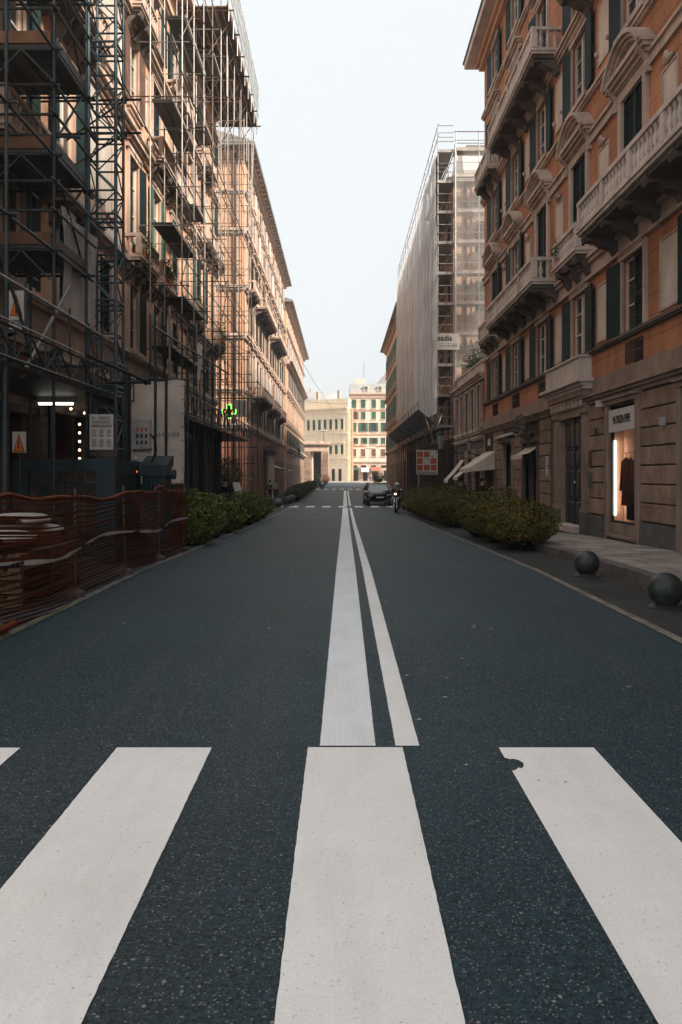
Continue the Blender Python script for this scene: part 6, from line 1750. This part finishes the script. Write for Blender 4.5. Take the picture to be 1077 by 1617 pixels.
person('dark-haired person behind the second left hedge planter', (-4.85, 33.2, PV(33.2)), R(10), .88, BLACKCLOTH, DENIM, pose='stand')
person('distant figure standing in the square before the corner house', (5.6, 150, .15), R(0), .9, BEIGECLOTH, DENIM, pose='stand')

# ================================================================ car
def car(label, loc, rz, s, paint):
    o = thing('parked_car', label, 'car', loc, rz)
    M = T(*loc) @ Matrix.Rotation(rz, 4, 'Z') @ Matrix.Scale(s, 4)
    st = [(-2.10, .70, .34, .66), (-2.06, .80, .28, .80), (-1.92, .88, .24, .93), (-1.5, .91, .24, 1.00), (-.95, .92, .24, 1.06), (0, .92, .24, 1.06), (1.0, .92, .26, 1.08), (1.75, .90, .28, 1.08), (2.05, .84, .34, 1.0), (2.12, .76, .42, .86)]
    m = MB(); sec = []
    for y, w, zb, zs in st:
        h = zs - zb
        sec.append([(-w*.86, y, zb), (-w*.98, y, zb + h*.18), (-w, y, zb + h*.5), (-w*.985, y, zb + h*.78), (-w*.90, y, zs), (-w*.45, y, zs + .035), (0, y, zs + .045), (w*.45, y, zs + .035), (w*.90, y, zs), (w*.985, y, zb + h*.78), (w, y, zb + h*.5), (w*.98, y, zb + h*.18), (w*.86, y, zb)])
    n = len(sec[0])
    for k in sec: m.V += k
    for j in range(len(sec) - 1):
        for i in range(n):
            a = j*n + i; b = j*n + (i + 1) % n
            m.F.append((a, b, b + n, a + n))
    m.F.append(tuple(range(n))); m.F.append(tuple((len(sec) - 1)*n + i for i in range(n))[::-1])
    m.build('body', paint, o, M, True)
    g = MB()
    B_ = [(-.83, -.98, 1.07), (.83, -.98, 1.07), (.84, 1.85, 1.09), (-.84, 1.85, 1.09)]; T_ = [(-.60, -.22, 1.57), (.60, -.22, 1.57), (.62, 1.35, 1.57), (-.62, 1.35, 1.57)]
    B2 = [(-.83, -.98, 1.07), (-.84, 1.85, 1.09)]
    ws = place(MB().face([B_[0], B_[1], T_[1], T_[0]]).mesh('windscreen', WINDSCREEN), 'windscreen', o, M)
    place(MB().face([B_[2], B_[3], T_[3], T_[2]]).mesh('rear_window', GLASS), 'rear_window', o, M)
    place(MB().face([B_[1], B_[2], T_[2], T_[1]]).mesh('side_window', GLASS), 'side_window', o, M); place(MB().face([B_[3], B_[0], T_[0], T_[3]]).mesh('side_window', GLASS), 'side_window', o, M)
    pm = MB()
    for a, b in ((B_[0], T_[0]), (B_[1], T_[1]), (B_[2], T_[2]), (B_[3], T_[3])): pm.cyl(a, b, .045, 6, .035)
    for x in (-1, 1): pm.cyl((x*.835, .35, 1.08), (x*.615, .4, 1.57), .04, 6, .03)
    pm.build('pillars', paint, o, M, True)
    MB().grid(lambda a, b: ((a - .5)*1.30*(1 - .05*(2*b - 1)**2), -.28 + 1.70*b, 1.565 + .055*(1 - (2*a - 1)**2)*(1 - .5*(2*b - 1)**2)), 10, 10).build('roof', paint, o, M, True)
    for x in (-.60, .60): MB().path([(x, -.1, 1.60), (x, .1, 1.65), (x, 1.1, 1.65), (x, 1.3, 1.60)], .02, 6).build('roof_rail', CHROME, o, M)
    gr = MB().box(-.5, .5, -2.10, -2.03, .70, .84).build('grille', CARTRIM, o, M)
    for z in (.74, .80): MB().box(-.5, .5, -2.112, -2.10, z - .008, z + .008).build('grille_bar', CHROME, gr, M)
    MB().cyl((0, -2.10, .79), (0, -2.125, .79), .07, 14).build('emblem', CHROME, o, M)
    for x in (-1, 1):
        MB().extrude([(x*.48, .70), (x*.80, .74), (x*.84, .85), (x*.50, .83)], -2.09, -1.95, 'y').build('headlight', LAMPGLASS, o, M)
        MB().box(x*.62, x*.80, -2.08, -2.0, .44, .52).build('fog_lamp', LAMPGLASS, o, M)
        mi = MB().ball((x*1.02, -.72, 1.14), .11, .07, .085, 10, 8).build('door_mirror', paint, o, M, True)
        MB().extrude([(x*.70, .72), (x*.85, .76), (x*.85, .95), (x*.74, .95)], 2.02, 2.11, 'y').build('tail_light', SIGNRED, o, M)
        for y in (-1.32, 1.32):
            w = place(cached(('tyre',), lambda: MB().cyl((-.11, 0, 0), (.11, 0, 0), .34, 22).mesh('tyre', TYRE)), 'wheel', o, M @ T(x*.82, y, .34))
            place(cached(('rim',), lambda: MB().cyl((-.118, 0, 0), (.118, 0, 0), .21, 14).mesh('rim', STEEL_G)), 'rim', w, M @ T(x*.82, y, .34))
    MB().box(-.62, .62, -2.09, -2.0, .34, .46).build('lower_intake', CARTRIM, o, M); MB().box(-.66, .66, -2.11, -2.0, .27, .31).build('skid_plate', CHROME, o, M)
    pt = MB().box(-.26, .26, -2.135, -2.11, .54, .65).build('number_plate', PLATE, o, M)
    return o
car('black sport utility car facing the camera just past the far zebra crossing', (2.42, 53.0, gz(53)), R(3), .90, CARPAINT)
car('silver-grey car parked behind the black one', (3.0, 59.5, gz(59.5)), R(2), .88, mat('silver_car_paint', (.35, .35, .34), .25, .05, spec=.6, bmp=0))

# ================================================================ scooters
def scooter(label, loc, rz, s=.9, paint=SCOOT, screen=False, lit=False, group=None):
    o = thing('scooter', label, 'scooter', loc, rz, group)
    M = T(*loc) @ Matrix.Rotation(rz, 4, 'Z') @ Matrix.Scale(s, 4)
    for y in (-.68, .62):
        tor = MB(); n1, n2 = 20, 8
        tor.grid(lambda a, b: (.055*math.sin(6.2832*b), y + (.21 + .055*math.cos(6.2832*b))*math.cos(6.2832*a), .265 + (.21 + .055*math.cos(6.2832*b))*math.sin(6.2832*a)), n1, n2)
        w = tor.build('wheel', TYRE, o, M, True)
        MB().cyl((-.03, y, .265), (.03, y, .265), .165, 14).build('rim', STEEL_G, w, M)
    for x in (-.07, .07): MB().cyl((x, -.68, .265), (x*.9, -.50, .80), .025, 7).build('fork_leg', CHROME, o, M)
    MB().extrude([(-.86, .50), (-.72, .58), (-.52, .52), (-.50, .46), (-.70, .52)], -.075, .075, 'x').build('front_mudguard', paint, o, M)
    MB().grid(lambda a, b: ((a - .5)*2*(.12 + .16*math.sin(math.pi*min(1, .15 + .8*b))), -.62 + .14*(2*a - 1)**2 + .16*b, .42 + .58*b), 12, 8).build('front_shield', paint, o, M, True)
    for sx in (-1, 1): MB().ball((sx*.13, -.60, .80), .06, .05, .045, 10, 6).build('indicator', BOARD, o, M, True)
    MB().ball((0, -.56, 1.02), .16, .12, .10, 12, 8).build('handlebar_cowl', paint, o, M, True)
    MB().ball((0, -.665, 1.02), .075, .03, .055, 12, 8).build('headlight', HEADLIGHT if lit else LAMPGLASS, o, M, True)
    MB().path([(-.34, -.36, 1.06), (-.15, -.48, 1.05), (.15, -.48, 1.05), (.34, -.36, 1.06)], .018, 6).build('handlebar', IRON, o, M)
    for sx in (-1, 1):
        MB().path([(sx*.2, -.46, 1.06), (sx*.27, -.48, 1.22)], .008, 5).build('mirror_stem', IRON, o, M); MB().ball((sx*.28, -.48, 1.25), .06, .015, .04, 10, 6).build('mirror', CHROME, o, M, True)
    if screen: MB().grid(lambda a, b: ((a - .5)*.5*(1 - .25*b), -.60 + .10*(2*a - 1)**2 + .12*b, 1.08 + .45*b), 8, 6).build('windscreen', BOARD, o, M, True)
    MB().box(-.15, .15, -.42, .06, .30, .36).build('footboard', CARTRIM, o, M)
    MB().extrude([(.02, .32), (.10, .70), (.80, .78), (.86, .66), (.55, .40), (.3, .30)], -.15, .15, 'x').build('rear_body', paint, o, M)
    MB().extrude([(.02, .71), (.10, .79), (.45, .81), (.80, .87), (.82, .79)], -.13, .13, 'x').build('seat', CARTRIM, o, M)
    MB().box(-.06, .06, .84, .88, .60, .68).build('tail_light', SIGNRED, o, M)
    MB().cyl((.12, .2, .26), (.14, .85, .30), .045, 8).build('exhaust', CHROME, o, M)
    MB().path([(.1, .05, .3), (.22, .0, .0)], .014, 5).build('side_stand', IRON, o, M)
    return o
scooter('black scooter with a rider facing the camera by the right hedge', (2.78, 39.8, gz(39.8)), R(-8), .92, SCOOT, lit=True)
person('helmeted rider in a dark jacket sitting on the black scooter', (2.84, 40.05, gz(40)), R(-8), .92, NAVY, DENIM, pose='sit', helmet=HELMET)
scooter('pale scooter parked behind the second left hedge planter', (-4.55, 31.2, PV(31.2)), R(80), .9, GREYCLOTH, True)
scooter('pale-screened scooter parked just beyond the first on the left pavement', (-4.6, 32.6, PV(32.6)), R(75), .9, HELMET, True)
for k in range(5): scooter(['nearest', 'second', 'third', 'fourth', 'farthest'][k] + ' scooter in the row parked far down the left kerb', (-3.0 - .02*k, 101 + k*2.4, gz(101 + k*2.4)), R(70 + 6*k), .9, (SCOOT, HELMET, SIGNRED, SCOOT, GREYCLOTH)[k], k % 2 == 0, group='scooters parked far down the street')

# ================================================================ air
hz, nt, b = nodes_of('haze_air')
nt.nodes.remove(b)
vol = nt.nodes.new('ShaderNodeVolumePrincipled')
vol.inputs['Color'].default_value = (.97, .98, 1.0, 1)
vol.inputs['Density'].default_value = .0011
vol.inputs['Anisotropy'].default_value = .2
nt.links.new(vol.outputs[0], [n for n in nt.nodes if n.type == 'OUTPUT_MATERIAL'][0].inputs['Volume'])
tag(MB().box(-520, 520, -70, 720, -1.9, 34).build('haze', hz), kind='stuff')
